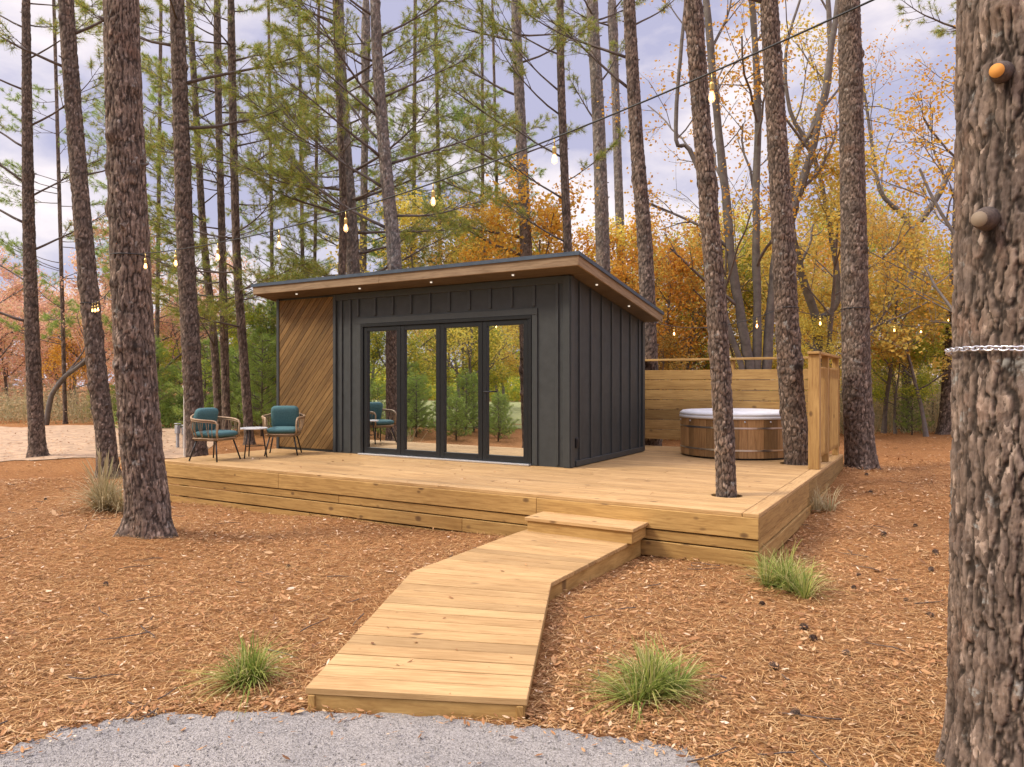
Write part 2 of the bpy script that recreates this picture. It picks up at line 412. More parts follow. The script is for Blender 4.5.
GROUND, _nt, _b = nmat('pine_straw_ground')
_tc = _nt.nodes.new('ShaderNodeTexCoord'); _ob = _tc.outputs['Object']
_a = noise(_nt, _ob, .55, 5, .6, .4); _f = noise(_nt, _ob, 22, 8, .72, 1.2); _g2 = noise(_nt, vmap(_nt, _ob, (1, 3.2, 1)), 30, 6, .7, 2.0)
_c = ramp(_nt, [(.28, (.10, .046, .019)), (.47, (.28, .135, .050)), (.62, (.42, .225, .092)), (.75, (.54, .34, .165))], _f.outputs['Fac']).outputs['Color']
_c = mixc(_nt, _c, ramp(_nt, [(.3, (.6, .5, .42)), (.6, (1.15, 1.1, 1.05))], _g2.outputs['Fac']).outputs['Color'], .6, 'MULTIPLY')
_c = mixc(_nt, _c, ramp(_nt, [(.35, (.88, .82, .78)), (.65, (1.08, 1.06, 1.05))], _a.outputs['Fac']).outputs['Color'], 1, 'MULTIPLY')
_nt.links.new(_c, _b.inputs['Base Color']); _b.inputs['Roughness'].default_value = .95; _b.inputs['Specular IOR Level'].default_value = .1
bump(_nt, _b, _f.outputs['Fac'], .9, .03)
GRAV, _nt, _b = nmat('crushed_gravel')
_tc = _nt.nodes.new('ShaderNodeTexCoord'); _ob = _tc.outputs['Object']
_v = _nt.nodes.new('ShaderNodeTexVoronoi'); _v.inputs['Scale'].default_value = 170; _nt.links.new(_ob, _v.inputs['Vector'])
_s = _nt.nodes.new('ShaderNodeSeparateColor'); _nt.links.new(_v.outputs['Color'], _s.inputs[0]); _n = noise(_nt, _ob, 2.2, 6, .65)
_c = ramp(_nt, [(0, (.205, .188, .165)), (.5, (.295, .272, .24)), (1, (.40, .37, .33))], _s.outputs[0]).outputs['Color']
_c = mixc(_nt, _c, ramp(_nt, [(.3, (.82, .82, .84)), (.7, (1.12, 1.1, 1.08))], _n.outputs['Fac']).outputs['Color'], 1, 'MULTIPLY')
_nt.links.new(_c, _b.inputs['Base Color']); _b.inputs['Roughness'].default_value = .95; bump(_nt, _b, _v.outputs['Distance'], .7, .01)
DIRT = plain('pale_dirt', (.41, .275, .165), .95, 0, .35, 3.4, .3)
LAWNM = plain('dry_lawn', (.26, .27, .10), .95, 0, .3, 2.0, .3)

# ------------------------------------------------------------------ the setting: ground sheets
def grid_sheet(name, xs, ys, mat, dz=0.0):
    X, Y = np.meshgrid(xs, ys); Z = gz(X, Y) + dz; nx, ny = len(xs), len(ys)
    V = np.stack([X.ravel(), Y.ravel(), Z.ravel()], 1)
    i = np.arange(nx - 1); j = np.arange(ny - 1); I, J = np.meshgrid(i, j); k = (J * nx + I).ravel()
    F = np.stack([k, k + 1, k + 1 + nx, k + nx], 1)
    o = link(name, mesh_np(name, V, F, mat, True)); o['kind'] = 'structure'; return o
_ax = np.concatenate([[-260, -160, -100, -70, -50, -40], np.arange(-32, 24.1, .33), [30, 40, 60, 90, 140, 240]])
_ay = np.concatenate([[-240, -150, -90, -60, -40, -30], np.arange(-24, 34.1, .33), [40, 55, 80, 120, 180, 260]])
grid_sheet('ground', _ax, _ay, GROUND)
def strip_sheet(name, A, B, n, mat, dz):
    V = []; F = []
    for k in range(n + 1):
        t = k / n
        for a, b in zip(A, B):
            x = a[0] + (b[0] - a[0]) * t; y = a[1] + (b[1] - a[1]) * t; V.append((x, y, gzf(x, y) + dz))
    m = len(A)
    for k in range(n):
        for i in range(m - 1): F.append((k * m + i, k * m + i + 1, (k + 1) * m + i + 1, (k + 1) * m + i))
    o = link(name, mesh_np(name, np.array(V), np.array(F), mat, True)); o['kind'] = 'structure'; return o
def gp(px, py): d = FPX * CAM_Z / (py - 382); return W((px - 512) / FPX * d, d)
# edge of the gravel as it runs across the bottom of the picture
_e = [(-260, 800), (-120, 782), (-20, 764), (30, 744), (70, 727), (110, 720), (170, 716), (240, 714), (310, 713), (400, 716), (480, 722), (545, 730), (590, 737), (640, 742), (685, 750), (700, 766), (705, 800), (700, 850), (660, 920)]
GRAVEL_EDGE = []
_rr = random.Random(3)
for (p, q), (p2, q2) in zip(_e[:-1], _e[1:]):
    for t in np.linspace(0, 1, 7)[:-1]:
        v = gp(p + (p2 - p) * t, q + (q2 - q) * t); GRAVEL_EDGE.append((v.x + _rr.gauss(0, .018), v.y + _rr.gauss(0, .018)))
_back = [tuple(W(-6 + 7 * i / (len(GRAVEL_EDGE) - 1), -4.5)[:2]) for i in range(len(GRAVEL_EDGE))]
from mathutils.geometry import tessellate_polygon
_gpoly = [Vector((x, y, .008)) for x, y in GRAVEL_EDGE] + [W(3, -6, .008), W(-9, -6, .008)]
_gt = tessellate_polygon([_gpoly]); _go = link('gravel_drive', mesh_np('gravel_drive', np.array([tuple(v) for v in _gpoly]), np.array(_gt), GRAV)); _go['kind'] = 'structure'
if _go.data.polygons[0].normal.z < 0: _go.data.flip_normals()
_dn = [tuple(W(r, 15.9 + .4 * math.sin(r * 1.3) + .2 * math.sin(r * 5.1))[:2]) for r in np.linspace(-26, -6.9, 70)]
_df = [tuple(W(r * 1.5, 27 + .6 * math.sin(r * 1.7))[:2]) for r in np.linspace(-26, -6.9, 70)]
strip_sheet('dirt_clearing', _dn, _df, 40, DIRT, .014)
strip_sheet('lawn', [(-40, -3.5), (-20, -3), (-4, -6), (0, -7)], [(-45, -34), (-20, -34), (-8, -34), (0, -34)], 24, LAWNM, .012)

# ------------------------------------------------------------------ cabin
DZ = .49                                   # deck surface
CX0, CX1, CY0, CY1 = -10.0, -4.33, 8.8, 11.55
cabin = thing('cabin', (-7.2, 8.8, DZ), 'small charcoal board and batten cabin with sloping roof and glass folding doors on the deck', 'cabin')
def roof_z(y): return 3.155 - (y - 8.4) * .158         # underside of the roof
DX0, DX1, DTOP = -8.06, -4.92, DZ + 2.09
TX = -8.66                                 # right end of the timber panel
mb = MB()
def wall_poly(mb, pts, n, th):
    """vertical slab: pts is an outline in 3d, n the inward normal"""
    n = Vector(n) * th; k = len(pts); P = [Vector(p) for p in pts]; Q = [p + n for p in P]
    fs = [tuple(range(k)), tuple(reversed(range(k, 2 * k)))] + [(i, k + i, k + (i + 1) % k, (i + 1) % k) for i in range(k)]
    mb.add(P + Q, fs)
zt = roof_z(CY0) - .005
for x0, x1, z0, z1 in ((CX0, DX0, DZ + .002, zt), (DX1, CX1, DZ + .002, zt), (DX0, DX1, DTOP, zt)):
    wall_poly(mb, [(x0, CY0, z0), (x1, CY0, z0), (x1, CY0, z1), (x0, CY0, z1)], (0, 1, 0), .1)
front = part('front_wall', mb, CHAR, cabin)
bt = MB()
xb = [-4.525 - .3605 * k for k in range(12)]
for x in xb:
    if DX0 - .13 < x < DX1 + .13: z0 = DTOP + .125
    else: z0 = DZ + .03
    if x < TX + .1: continue
    bt = MB(); box(bt, (x, CY0 - .011, (z0 + zt - .1) / 2), (.042, .022, zt - .1 - z0)); part('batten', bt, CHART, front, .003)
bt = MB(); box(bt, (-8.30, CY0 - .011, (DZ + .03 + zt - .1) / 2), (.042, .022, zt - .13 - DZ))
part('batten', bt, CHART, front, .003)
tr = MB()
box(tr, ((TX + CX1) / 2, CY0 - .013, zt - .05), (CX1 - TX - .004, .026, .1))                   # frieze
box(tr, ((DX0 + DX1) / 2, CY0 - .011, DTOP + .047), (DX1 - DX0 + .18, .022, .09))
for x in (DX0 - .047, DX1 + .047): box(tr, (x, CY0 - .011, (DZ + .004 + DTOP) / 2 + .001), (.084, .022, DTOP - DZ - .006))
box(tr, (TX + .03, CY0 - .017, (DZ + zt) / 2), (.06, .034, zt - DZ - .01))
box(tr, (CX0 + .03, CY0 - .018, (DZ + zt) / 2), (.06, .036, zt - DZ - .01))
box(tr, (CX1 - .045, CY0 - .019, (DZ + zt) / 2), (.1, .038, zt - DZ - .012))
part('trim', tr, CHART, front, .003)
mb = MB()
wall_poly(mb, [(CX1, CY0 + .1, DZ + .002), (CX1, CY1, DZ + .002), (CX1, CY1, roof_z(CY1) - .005), (CX1, CY0 + .1, roof_z(CY0 + .1) - .005)], (-1, 0, 0), .1)
sidew = part('side_wall', mb, CHAR, cabin)
for k in range(7):
    y = CY0 + .27 + .375 * k; zz = roof_z(y) - .02
    bt = MB(); box(bt, (CX1 + .011, y, (DZ + .03 + zz) / 2), (.022, .042, zz - DZ - .03)); part('batten', bt, CHART, sidew, .003)
tr = MB()
box(tr, (CX1 + .013, CY0 + .03, (DZ + zt) / 2), (.026, .1, zt - DZ - .02)); box(tr, (CX1 + .014, CY1 - .045, (DZ + roof_z(CY1)) / 2), (.028, .09, roof_z(CY1) - DZ - .03))
box(tr, (CX1 + .016, (CY0 + CY1) / 2 + .035, DZ + .05), (.032, CY1 - CY0 - .17, .075))
part('trim', tr, CHART, sidew, .003)
mb = MB()
wall_poly(mb, [(CX0, CY1, DZ + .002), (CX0, CY0 + .1, DZ + .002), (CX0, CY0 + .1, roof_z(CY0 + .1) - .005), (CX0, CY1, roof_z(CY1) - .005)], (1, 0, 0), .1)
wall_poly(mb, [(CX1 - .1, CY1, DZ + .002), (CX0 + .1, CY1, DZ + .002), (CX0 + .1, CY1, roof_z(CY1) - .005), (CX1 - .1, CY1, roof_z(CY1) - .005)], (0, -1, 0), .1)
part('rear_wall', mb, CHAR, cabin)
mb = MB(); box(mb, ((CX0 + CX1) / 2, (CY0 + CY1) / 2, DZ + .012), (CX1 - CX0 - .21, CY1 - CY0 - .21, .02)); part('interior_floor', mb, DARK, cabin)
# diagonal timber cladding: boards clipped to the panel
def clip(poly, x0, x1, z0, z1):
    def cut(P, f, ins):
        out = []
        for i in range(len(P)):
            a, b = P[i], P[(i + 1) % len(P)]; fa, fb = f(a), f(b)
            if fa >= 0: out.append(a)
            if fa * fb < 0:
                t = fa / (fa - fb); out.append((a[0] + (b[0] - a[0]) * t, a[1] + (b[1] - a[1]) * t))
        return out
    for f in (lambda p: p[0] - x0, lambda p: x1 - p[0], lambda p: p[1] - z0, lambda p: z1 - p[1]):
        if len(poly) < 3: return []
        poly = cut(poly, f, 0)
    return poly
mb = MB(); px0, px1, pz0, pz1 = CX0 + .062, TX - .002, DZ + .045, zt - .03
ang = R(48); ud = Vector((math.cos(ang), math.sin(ang))); vd = Vector((-ud.y, ud.x)); bw = .092
for k in range(-40, 60):
    c0 = vd * (k * bw) + Vector((px0, pz0)); q = [c0 - ud * 8, c0 + ud * 8, c0 + ud * 8 + vd * (bw - .008), c0 - ud * 8 + vd * (bw - .008)]
    q = clip([tuple(p) for p in q], px0, px1, pz0, pz1)
    if len(q) < 3: continue
    n = len(q); uo, vo = _ur.random() * 50, _ur.random() * 50
    vs = [(x, CY0 - .022, z) for x, z in q] + [(x, CY0 - .001, z) for x, z in q]
    uv = [(uo + Vector(p).dot(ud), vo + Vector(p).dot(vd)) for p in q]
    mb.add(vs, [tuple(range(n))] + [(i, n + i, n + (i + 1) % n, (i + 1) % n) for i in range(n)], [uv] + [[uv[i], uv[i], uv[(i + 1) % n], uv[(i + 1) % n]] for i in range(n)])
part('timber_cladding', mb, STAIN, cabin, label='diagonal brown stained timber cladding')
# roof
RX0, RX1, RY0, RY1 = -10.16, -4.02, 8.4, 11.62
def slab(mb, x0, x1, y0, y1, za, zb):
    vs = [(x, y, roof_z(y) + z) for z in (za, zb) for y in (y0, y1) for x in (x0, x1)]
    uo = _ur.random() * 30
    uvs = [[(uo + vs[k][0], vs[k][1]) for k in f] for f in ((0, 2, 3, 1), (4, 5, 7, 6))] + [[(uo + vs[k][0], vs[k][2]) for k in f] for f in ((0, 1, 5, 4), (2, 6, 7, 3))] + [[(uo + vs[k][1], vs[k][2] * 1.0 + vs[k][1] * .158) for k in f] for f in ((0, 4, 6, 2), (1, 3, 7, 5))]
    mb.add(vs, [(0, 2, 3, 1), (4, 5, 7, 6), (0, 1, 5, 4), (2, 6, 7, 3), (0, 4, 6, 2), (1, 3, 7, 5)], uvs)
mb = MB(); slab(mb, RX0 + .03, RX1 - .03, RY0 + .03, RY1 - .03, .02, .150)
roof = part('roof', mb, ROOFM, cabin)
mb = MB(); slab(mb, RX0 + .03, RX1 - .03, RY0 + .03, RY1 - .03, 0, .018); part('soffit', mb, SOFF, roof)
mb = MB()
for x0, x1 in ((RX0, -7.35), (-7.348, RX1)): slab(mb, x0, x1, RY0, RY0 + .028, -.012, .125)
slab(mb, RX1 - .028, RX1, RY0 + .029, RY1, -.012, .125); slab(mb, RX0, RX0 + .028, RY0 + .029, RY1, -.012, .125)
part('fascia', mb, FASC, roof, .003)
mb = MB(); slab(mb, RX0 - .02, RX1 + .02, RY0 - .02, RY1 + .02, .152, .162)
slab(mb, RX0 - .02, RX1 + .02, RY0 - .02, RY0 - .006, .112, .151); slab(mb, RX1 + .006, RX1 + .02, RY0 - .005, RY1 + .02, .112, .151); slab(mb, RX0 - .02, RX0 - .006, RY0 - .005, RY1 + .02, .112, .151)
part('drip_edge', mb, DRIP, roof)
for x, y in ((-9.3, 8.58), (-7.9, 8.58), (-6.5, 8.58), (-5.1, 8.58), (-4.17, 9.3), (-4.17, 10.5)):
    mb = MB(); lathe(mb, (x, y, roof_z(y) - .018), [(.015, 0), (.017, .016)], 14); part('soffit_light', mb, SPOT, roof)
# doors
fr = MB(); fw = .055
box(fr, ((DX0 + DX1) / 2, CY0 + .02, DTOP - .026), (DX1 - DX0 - .004, .1, .05))
for x in (DX0 + .027, DX1 - .027): box(fr, (x, CY0 + .02, (DZ + .03 + DTOP - .052) / 2), (.05, .1, DTOP - DZ - .084))
part('door_frame', fr, BLK, cabin, .003)
mb = MB(); box(mb, ((DX0 + DX1) / 2, CY0 - .012, DZ + .014), (DX1 - DX0 - .004, .17, .022)); part('door_sill', mb, SILLM, cabin, .002)
n4 = (DX1 - DX0 - .112) / 4
for k in range(4):
    x0 = DX0 + .056 + n4 * k; x1 = x0 + n4 - .006; st = .074; z0, z1 = DZ + .032, DTOP - .055
    mb = MB()
    for xx in (x0 + st / 2, x1 - st / 2): box(mb, (xx, CY0 + .018, (z0 + z1) / 2), (st, .058, z1 - z0))
    box(mb, ((x0 + x1) / 2, CY0 + .018, z1 - .036), (x1 - x0 - 2 * st - .001, .056, .07)); box(mb, ((x0 + x1) / 2, CY0 + .018, z0 + .042), (x1 - x0 - 2 * st - .001, .056, .084))
    dp = part('door_panel', mb, BLK, cabin, .003)
    mb = MB(); box(mb, ((x0 + x1) / 2, CY0 + .026, (z0 + z1) / 2 + .006), (x1 - x0 - 2 * st + .004, .006, z1 - z0 - .15)); part('glass_pane', mb, GLASS, dp)
    if k == 3:
        mb = MB(); box(mb, (x0 + .05, CY0 - .014, DZ + 1.0), (.034, .008, .22)); tube(mb, [(x0 + .05, CY0 - .015, DZ + 1.02), (x0 + .05, CY0 - .06, DZ + 1.02), (x0 + .17, CY0 - .06, DZ + 1.02)], .010, 8)
        part('handle', mb, BLKS, dp)
mb = MB(); box(mb, (CX1 + .014, CY0 + .17, DZ + .33), (.028, .085, .13)); box(mb, (CX1 + .032, CY0 + .17, DZ + .33), (.008, .06, .1)); part('outlet_box', mb, BLKS, cabin, .006)

# ------------------------------------------------------------------ deck
KX0, KX1, KY0, KY1 = -10.0, -1.42, 6.6, 12.72
deck = thing('deck', (-5.7, 9.6, 0), 'raised pine deck of pale yellow boards with plank skirts under the cabin', 'deck')
rng = random.Random(11)
mb = MB(); y = KY0 - .02; pit = .1425; rows = int((KY1 - KY0) / pit)
for k in range(rows + 1):
    yc = y + pit * k + pit / 2; x = KX0 - .02; end = KX1 - .129; first = True
    while x < end - .01:
        L = rng.choice((3.66, 3.66, 4.88, 2.44)) if not first else rng.uniform(1.2, 4.5)
        x2 = min(end, x + L); first = False
        if end - x2 < .4: x2 = end
        if not (CY0 + .2 < yc < CY1 - .2 and x > CX0 and x2 < CX1): box(mb, ((x + x2) / 2, yc, DZ - .017 + rng.uniform(-.0012, .0012)), (x2 - x - .003, pit - .0075, .034))
        x = x2
box(mb, (KX1 - .073 + .02, (KY0 - .02 + KY1 + .01) / 2, DZ - .0165), (.142, KY1 - KY0 + .03, .034))
deckbm = mb
sk = MB(); S = .019
def skirt_row(z0, z1, cuts, off, y_side=True):
    for a, b in zip(cuts[:-1], cuts[1:]): box(sk, ((a + b) / 2, KY0 - off - S, (z0 + z1) / 2), (b - a - .003, .038, z1 - z0))
    if y_side:
        for a, b in ((KY0 - off + .001, 9.3), (9.303, KY1)): box(sk, (KX1 + off + S - .02, (a + b) / 2, (z0 + z1) / 2), (.038, b - a, z1 - z0))
e = KX1 + .018
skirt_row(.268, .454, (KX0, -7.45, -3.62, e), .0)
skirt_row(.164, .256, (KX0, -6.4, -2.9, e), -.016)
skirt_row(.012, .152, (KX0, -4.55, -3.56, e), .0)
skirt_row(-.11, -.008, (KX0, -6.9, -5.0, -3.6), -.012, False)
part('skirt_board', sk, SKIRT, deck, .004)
for x in (-9.6, -8.3, -7.0, -5.7, -4.4, -3.1, -1.6): ps = MB(); box(ps, (x, KY0 + .10, .14), (.09, .09, .6)); part('support_post', ps, SKIRT, deck, .003)
for yy in (8.4, 10.4, 12.5): ps = MB(); box(ps, (KX1 - .09, yy, .18), (.09, .09, .5)); part('support_post', ps, SKIRT, deck, .003)
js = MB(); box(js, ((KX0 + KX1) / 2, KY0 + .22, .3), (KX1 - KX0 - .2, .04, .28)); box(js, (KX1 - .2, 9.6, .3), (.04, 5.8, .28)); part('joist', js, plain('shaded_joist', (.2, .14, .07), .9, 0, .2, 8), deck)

# walkway and step
WP = dict(rb=(-2.47, KY0 - .04), rm=(-2.52, 4.80), rf=(-1.74, 3.06), lb=(-3.56, KY0 - .04), lm=(-3.60, 4.50), lf=(-2.76, 2.60))
walk = thing('boardwalk', (-3.0, 4.6, 0), 'angled pine boardwalk ramp leading from the gravel up to the deck step', 'boardwalk')
def wz(x, y):
    # the ramp rises from the gravel to the step
    d = max(0.0, min(1.0, (depth_of(x, y) - 3.5) / 3.4)); return .112 + .078 * d
mb = MB()
def lerp(a, b, t): return (a[0] + (b[0] - a[0]) * t, a[1] + (b[1] - a[1]) * t)
def planks(l0, l1, r0, r1, n):
    for k in range(n):
        a, b = k / n, (k + 1) / n
        L0, L1, R0, R1 = lerp(l0, l1, a), lerp(l0, l1, b), lerp(r0, r1, a), lerp(r0, r1, b)
        dv = (Vector(L1) - Vector(L0)).normalized() * .0052; dr = (Vector(R1) - Vector(R0)).normalized() * .0052
        P = [(L0[0] + dv.x, L0[1] + dv.y), (R0[0] + dr.x, R0[1] + dr.y), (R1[0] - dr.x, R1[1] - dr.y), (L1[0] - dv.x, L1[1] - dv.y)]
        h = _ur.uniform(-.001, .001)
        prism(mb, P, lambda x, y: wz(x, y) - .034 + h, lambda x, y: wz(x, y) + h)
planks(WP['lf'], WP['lm'], WP['rf'], WP['rm'], 14)
planks(WP['lm'], WP['lb'], WP['rm'], WP['rb'], 14)
part('plank', mb, WALKW, walk, .003)
sb = MB()
def sideboard(mb, a, b, inset, zlo):
    a, b = Vector(a), Vector(b); t = (b - a).normalized(); n = Vector((-t.y, t.x)) * inset
    P = [a + n, b + n, b + n * 3.2, a + n * 3.2]
    if (P[1] - P[0]).cross(P[2] - P[1]) < 0: P.reverse()
    prism(mb, [tuple(p) for p in P], lambda x, y: zlo, lambda x, y: wz(x, y) - .036)
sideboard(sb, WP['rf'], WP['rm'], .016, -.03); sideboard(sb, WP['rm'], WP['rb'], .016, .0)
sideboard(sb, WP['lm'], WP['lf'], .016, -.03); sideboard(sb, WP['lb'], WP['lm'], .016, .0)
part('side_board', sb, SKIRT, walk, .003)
sb = MB(); a, b = Vector(WP['lf']), Vector(WP['rf']); t = (b - a).normalized(); n = Vector((-t.y, t.x))
P = [a + t * .06 + n * .006, b - t * .06 + n * .006, b - t * .06 + n * .044, a + t * .06 + n * .044]
a2 = a + t * .008 + n * .012; b2 = b - t * .008 + n * .012
prism(sb, [tuple(a2), tuple(b2), tuple(b2 + n * .04 - t * .06), tuple(a2 + n * .04 + t * .06)], -.04, lambda x, y: wz(x, y) - .036)
part('front_board', sb, SKIRT, walk, .003)
step = thing('step', (-2.98, 6.4, .18), 'low boxed pine step between the boardwalk and the deck', 'step')
mb = MB()
for yy, w in ((6.255, .137), (6.398, .137), (6.52, .098)): box(mb, (-2.98, yy, .325 - .017), (1.13, w, .034))
part('tread', mb, WALKW, step, .004)
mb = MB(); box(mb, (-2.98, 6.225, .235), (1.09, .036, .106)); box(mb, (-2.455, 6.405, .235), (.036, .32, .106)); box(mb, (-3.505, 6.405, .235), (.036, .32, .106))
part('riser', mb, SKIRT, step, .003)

# ------------------------------------------------------------------ trunks
def hash2(i, j, s):
    h = (i.astype(np.int64) * 374761393 + j.astype(np.int64) * 668265263 + s * 974634777) & 0xffffffff
    h = ((h ^ (h >> 13)) * 1274126177) & 0xffffffff; h = h ^ (h >> 16); return (h & 0xffff) / 65535.0
def worley(u, v, nu, s):
    iu, iv = np.floor(u), np.floor(v); f1 = np.full(u.shape, 9.); f2 = np.full(u.shape, 9.); c = np.zeros(u.shape)
    for di in (-1, 0, 1):
        for dj in (-1, 0, 1):
            a, b = iu + di, iv + dj; aw = np.mod(a, nu)
            px, py = a + .1 + .8 * hash2(aw, b, s), b + .1 + .8 * hash2(aw, b, s + 7)
            d = np.hypot(u - px, v - py); cc = hash2(aw, b, s + 13)
            near = d < f1; f2 = np.where(near, f1, np.minimum(f2, d)); c = np.where(near, cc, c); f1 = np.where(near, d, f1)
    return f1, f2, c
def vnoise(u, v, nu, s):
    iu, iv = np.floor(u), np.floor(v); fu, fv = u - iu, v - iv; fu = fu * fu * (3 - 2 * fu); fv = fv * fv * (3 - 2 * fv)
    h = lambda a, b: hash2(np.mod(iu + a, nu), iv + b, s)
    return (h(0, 0) * (1 - fu) + h(1, 0) * fu) * (1 - fv) + (h(0, 1) * (1 - fu) + h(1, 1) * fu) * fv
def fbm(T, Z, nu, su, sv, s, o=4, g=.55):
    """periodic round the trunk; nu cells round, sv cells per metre up"""
    out = 0; a = 1; tot = 0
    for k in range(o): out = out + a * vnoise(T / (2 * np.pi) * nu * 2 ** k, Z * sv * 2 ** k, nu * 2 ** k, s + k * 17); tot += a; a *= g
    return out / tot
def path_eval(P, zs):
    P = sorted(P); z = np.array([p[0] for p in P])
    # smooth interpolation of centre and radius over height
    out = []
    for k in (1, 2, 3):
        y = np.array([p[k] for p in P]); m = np.gradient(y, z) if len(P) > 2 else np.full(len(P), (y[-1] - y[0]) / (z[-1] - z[0]))
        i = np.clip(np.searchsorted(z, zs) - 1, 0, len(P) - 2); h = z[i + 1] - z[i]; t = np.clip((zs - z[i]) / h, 0, 1)
        out.append((2 * t**3 - 3 * t**2 + 1) * y[i] + (t**3 - 2 * t**2 + t) * h * m[i] + (-2 * t**3 + 3 * t**2) * y[i + 1] + (t**3 - t**2) * h * m[i + 1])
    return out
def trunk_mesh(P, seed, nseg, dz_lo, z_fine, dz_hi, amp, cw, ch, mat, flare=.35, knots=10, zk=(1, 8), whorls=()):
    """P: list of (z, x, y, radius) in the tree's own frame"""
    z0, z1 = min(p[0] for p in P), max(p[0] for p in P)
    zs = np.concatenate([np.arange(z0, min(z_fine, z1), dz_lo), np.arange(min(z_fine, z1), z1 + 1e-6, dz_hi)]); zs = np.append(zs, z1) if zs[-1] < z1 - 1e-3 else zs
    cx, cy, rr = path_eval(P, zs)
    th = np.linspace(0, 2 * np.pi, nseg, endpoint=False); T, Z = np.meshgrid(th, zs)
    RR = np.repeat(rr[:, None], nseg, 1); rng = np.random.default_rng(seed)
    rm = float(np.mean(rr[: max(2, len(rr) // 2)]))
    nu = max(5, int(round(2 * np.pi * rm / cw)))
    w1 = fbm(T, Z, nu, 1, 1 / cw * .35, seed + 1) - .5; w2 = fbm(T, Z, nu, 1, 1 / cw * .35, seed + 5) - .5
    u = T / (2 * np.pi) * nu + w1 * 1.25; v = Z / ch + w2 * 1.3 + .5 * hash2(np.floor(T / (2 * np.pi) * nu), np.floor(T * 0), seed)
    f1, f2, c = worley(u, v, nu, seed); e = f2 - f1
    plate = sstep(.03, .26, e)
    g1, g2, c2 = worley(T / (2 * np.pi) * nu * 2 + w2 * 2.2, Z / ch * 2.6 + w1 * 2, nu * 2, seed + 3)
    flake = sstep(.0, .3, g2 - g1)
    fine = fbm(T, Z, nu * 4, 1, 2.2 / cw, seed + 9, 4, .65) - .5
    D = amp * (plate * (.55 + .5 * c) - .5 + .25 * (flake - .5) * (.4 + c2) + .45 * (c2 - .5) + .38 * fine)
    hgt = Z - z0
    RR = RR * (1 + flare * np.exp(-np.maximum(hgt - .1, 0) / .17) * (1 + .55 * np.sin(T * 3 + seed) + .45 * np.sin(T * 5 + seed * 1.7)))
    for k in range(knots):
        zk0 = rng.uniform(*zk); tk = rng.uniform(0, 2 * np.pi); s = rng.uniform(.035, .07); a = rng.uniform(.08, .2) * rm
        dt = (T - tk + np.pi) % (2 * np.pi) - np.pi
        D = D + a * np.exp(-((dt * rm) ** 2 + ((Z - zk0) * .9) ** 2) / (2 * s * s))
    for zw in whorls:      # old branch rings: a rough dark collar round the trunk
        sk_ = 0
        for q in range(rng.integers(1, 4)):
            dt = (T - rng.uniform(0, 6.283) + np.pi) % (2 * np.pi) - np.pi; zz = Z - zw - rng.normal() * .03 + .03 * np.cos(dt * 2)
            sk_ = sk_ + np.exp(-(dt * rm / (.055 + .3 * rm * rng.random())) ** 2 - (zz / rng.uniform(.03, .06)) ** 2)
        sk_ = np.clip(sk_, 0, 1) * np.clip(.1 + 1.5 * fbm(T, Z, 9, 1, 18, seed + int(zw * 50), 3), 0, 1)
        D = D + sk_ * .07 * rm; plate = plate * (1 - .92 * sk_)
    Rr = RR + D
    X = cx[:, None] + Rr * np.cos(T); Y = cy[:, None] + Rr * np.sin(T)
    V = np.stack([X.ravel(), Y.ravel(), Z.ravel()], 1); n = len(zs)
    I, J = np.meshgrid(np.arange(nseg), np.arange(n - 1)); a = (J * nseg + I).ravel(); b = (J * nseg + (I + 1) % nseg).ravel()
    F = np.stack([a, b, b + nseg, a + nseg], 1)
    me = mesh_np('trunk', V, F, mat, True)
    at1 = me.attributes.new('plate', 'FLOAT', 'POINT'); at1.data.foreach_set('value', np.clip(plate * (.55 + .45 * flake) + .9 * fine, 0, 1).ravel().astype(np.float32))
    at2 = me.attributes.new('cell', 'FLOAT', 'POINT'); at2.data.foreach_set('value', np.clip(.6 * c + .4 * c2, 0, 1).ravel().astype(np.float32))
    return me
def unit(rng):
    while True:
        v = Vector((rng.uniform(-1, 1), rng.uniform(-1, 1), rng.uniform(-1, 1)))
        if .05 < v.length < 1: return v.normalized()
# needles: tufts -> thin triangles
def needle_arrays(tufts, seed, per=24, ln=(.10, .19), w=.009, spread=.85):
    rng = np.random.default_rng(seed); T = np.array([[*p, *d] for p, d in tufts]); n = len(T)
    P = np.repeat(T[:, :3], per, 0); D = np.repeat(T[:, 3:], per, 0)
    r = rng.normal(size=(n * per, 3)); r /= np.linalg.norm(r, axis=1, keepdims=True)
    d = D * rng.uniform(.2, 1.0, (n * per, 1)) + r * spread; d /= np.linalg.norm(d, axis=1, keepdims=True)
    P = P - D * rng.uniform(0, .10, (n * per, 1)); L = rng.uniform(*ln, (n * per, 1))
    s = np.cross(d, rng.normal(size=(n * per, 3))); s /= np.linalg.norm(s, axis=1, keepdims=True) + 1e-9
    tip = P + d * L; tip[:, 2] -= L[:, 0] * .12
    V = np.empty((n * per * 3, 3)); V[0::3] = P - s * w / 2; V[1::3] = P + s * w / 2; V[2::3] = tip
    return V, np.arange(n * per * 3).reshape(-1, 3)
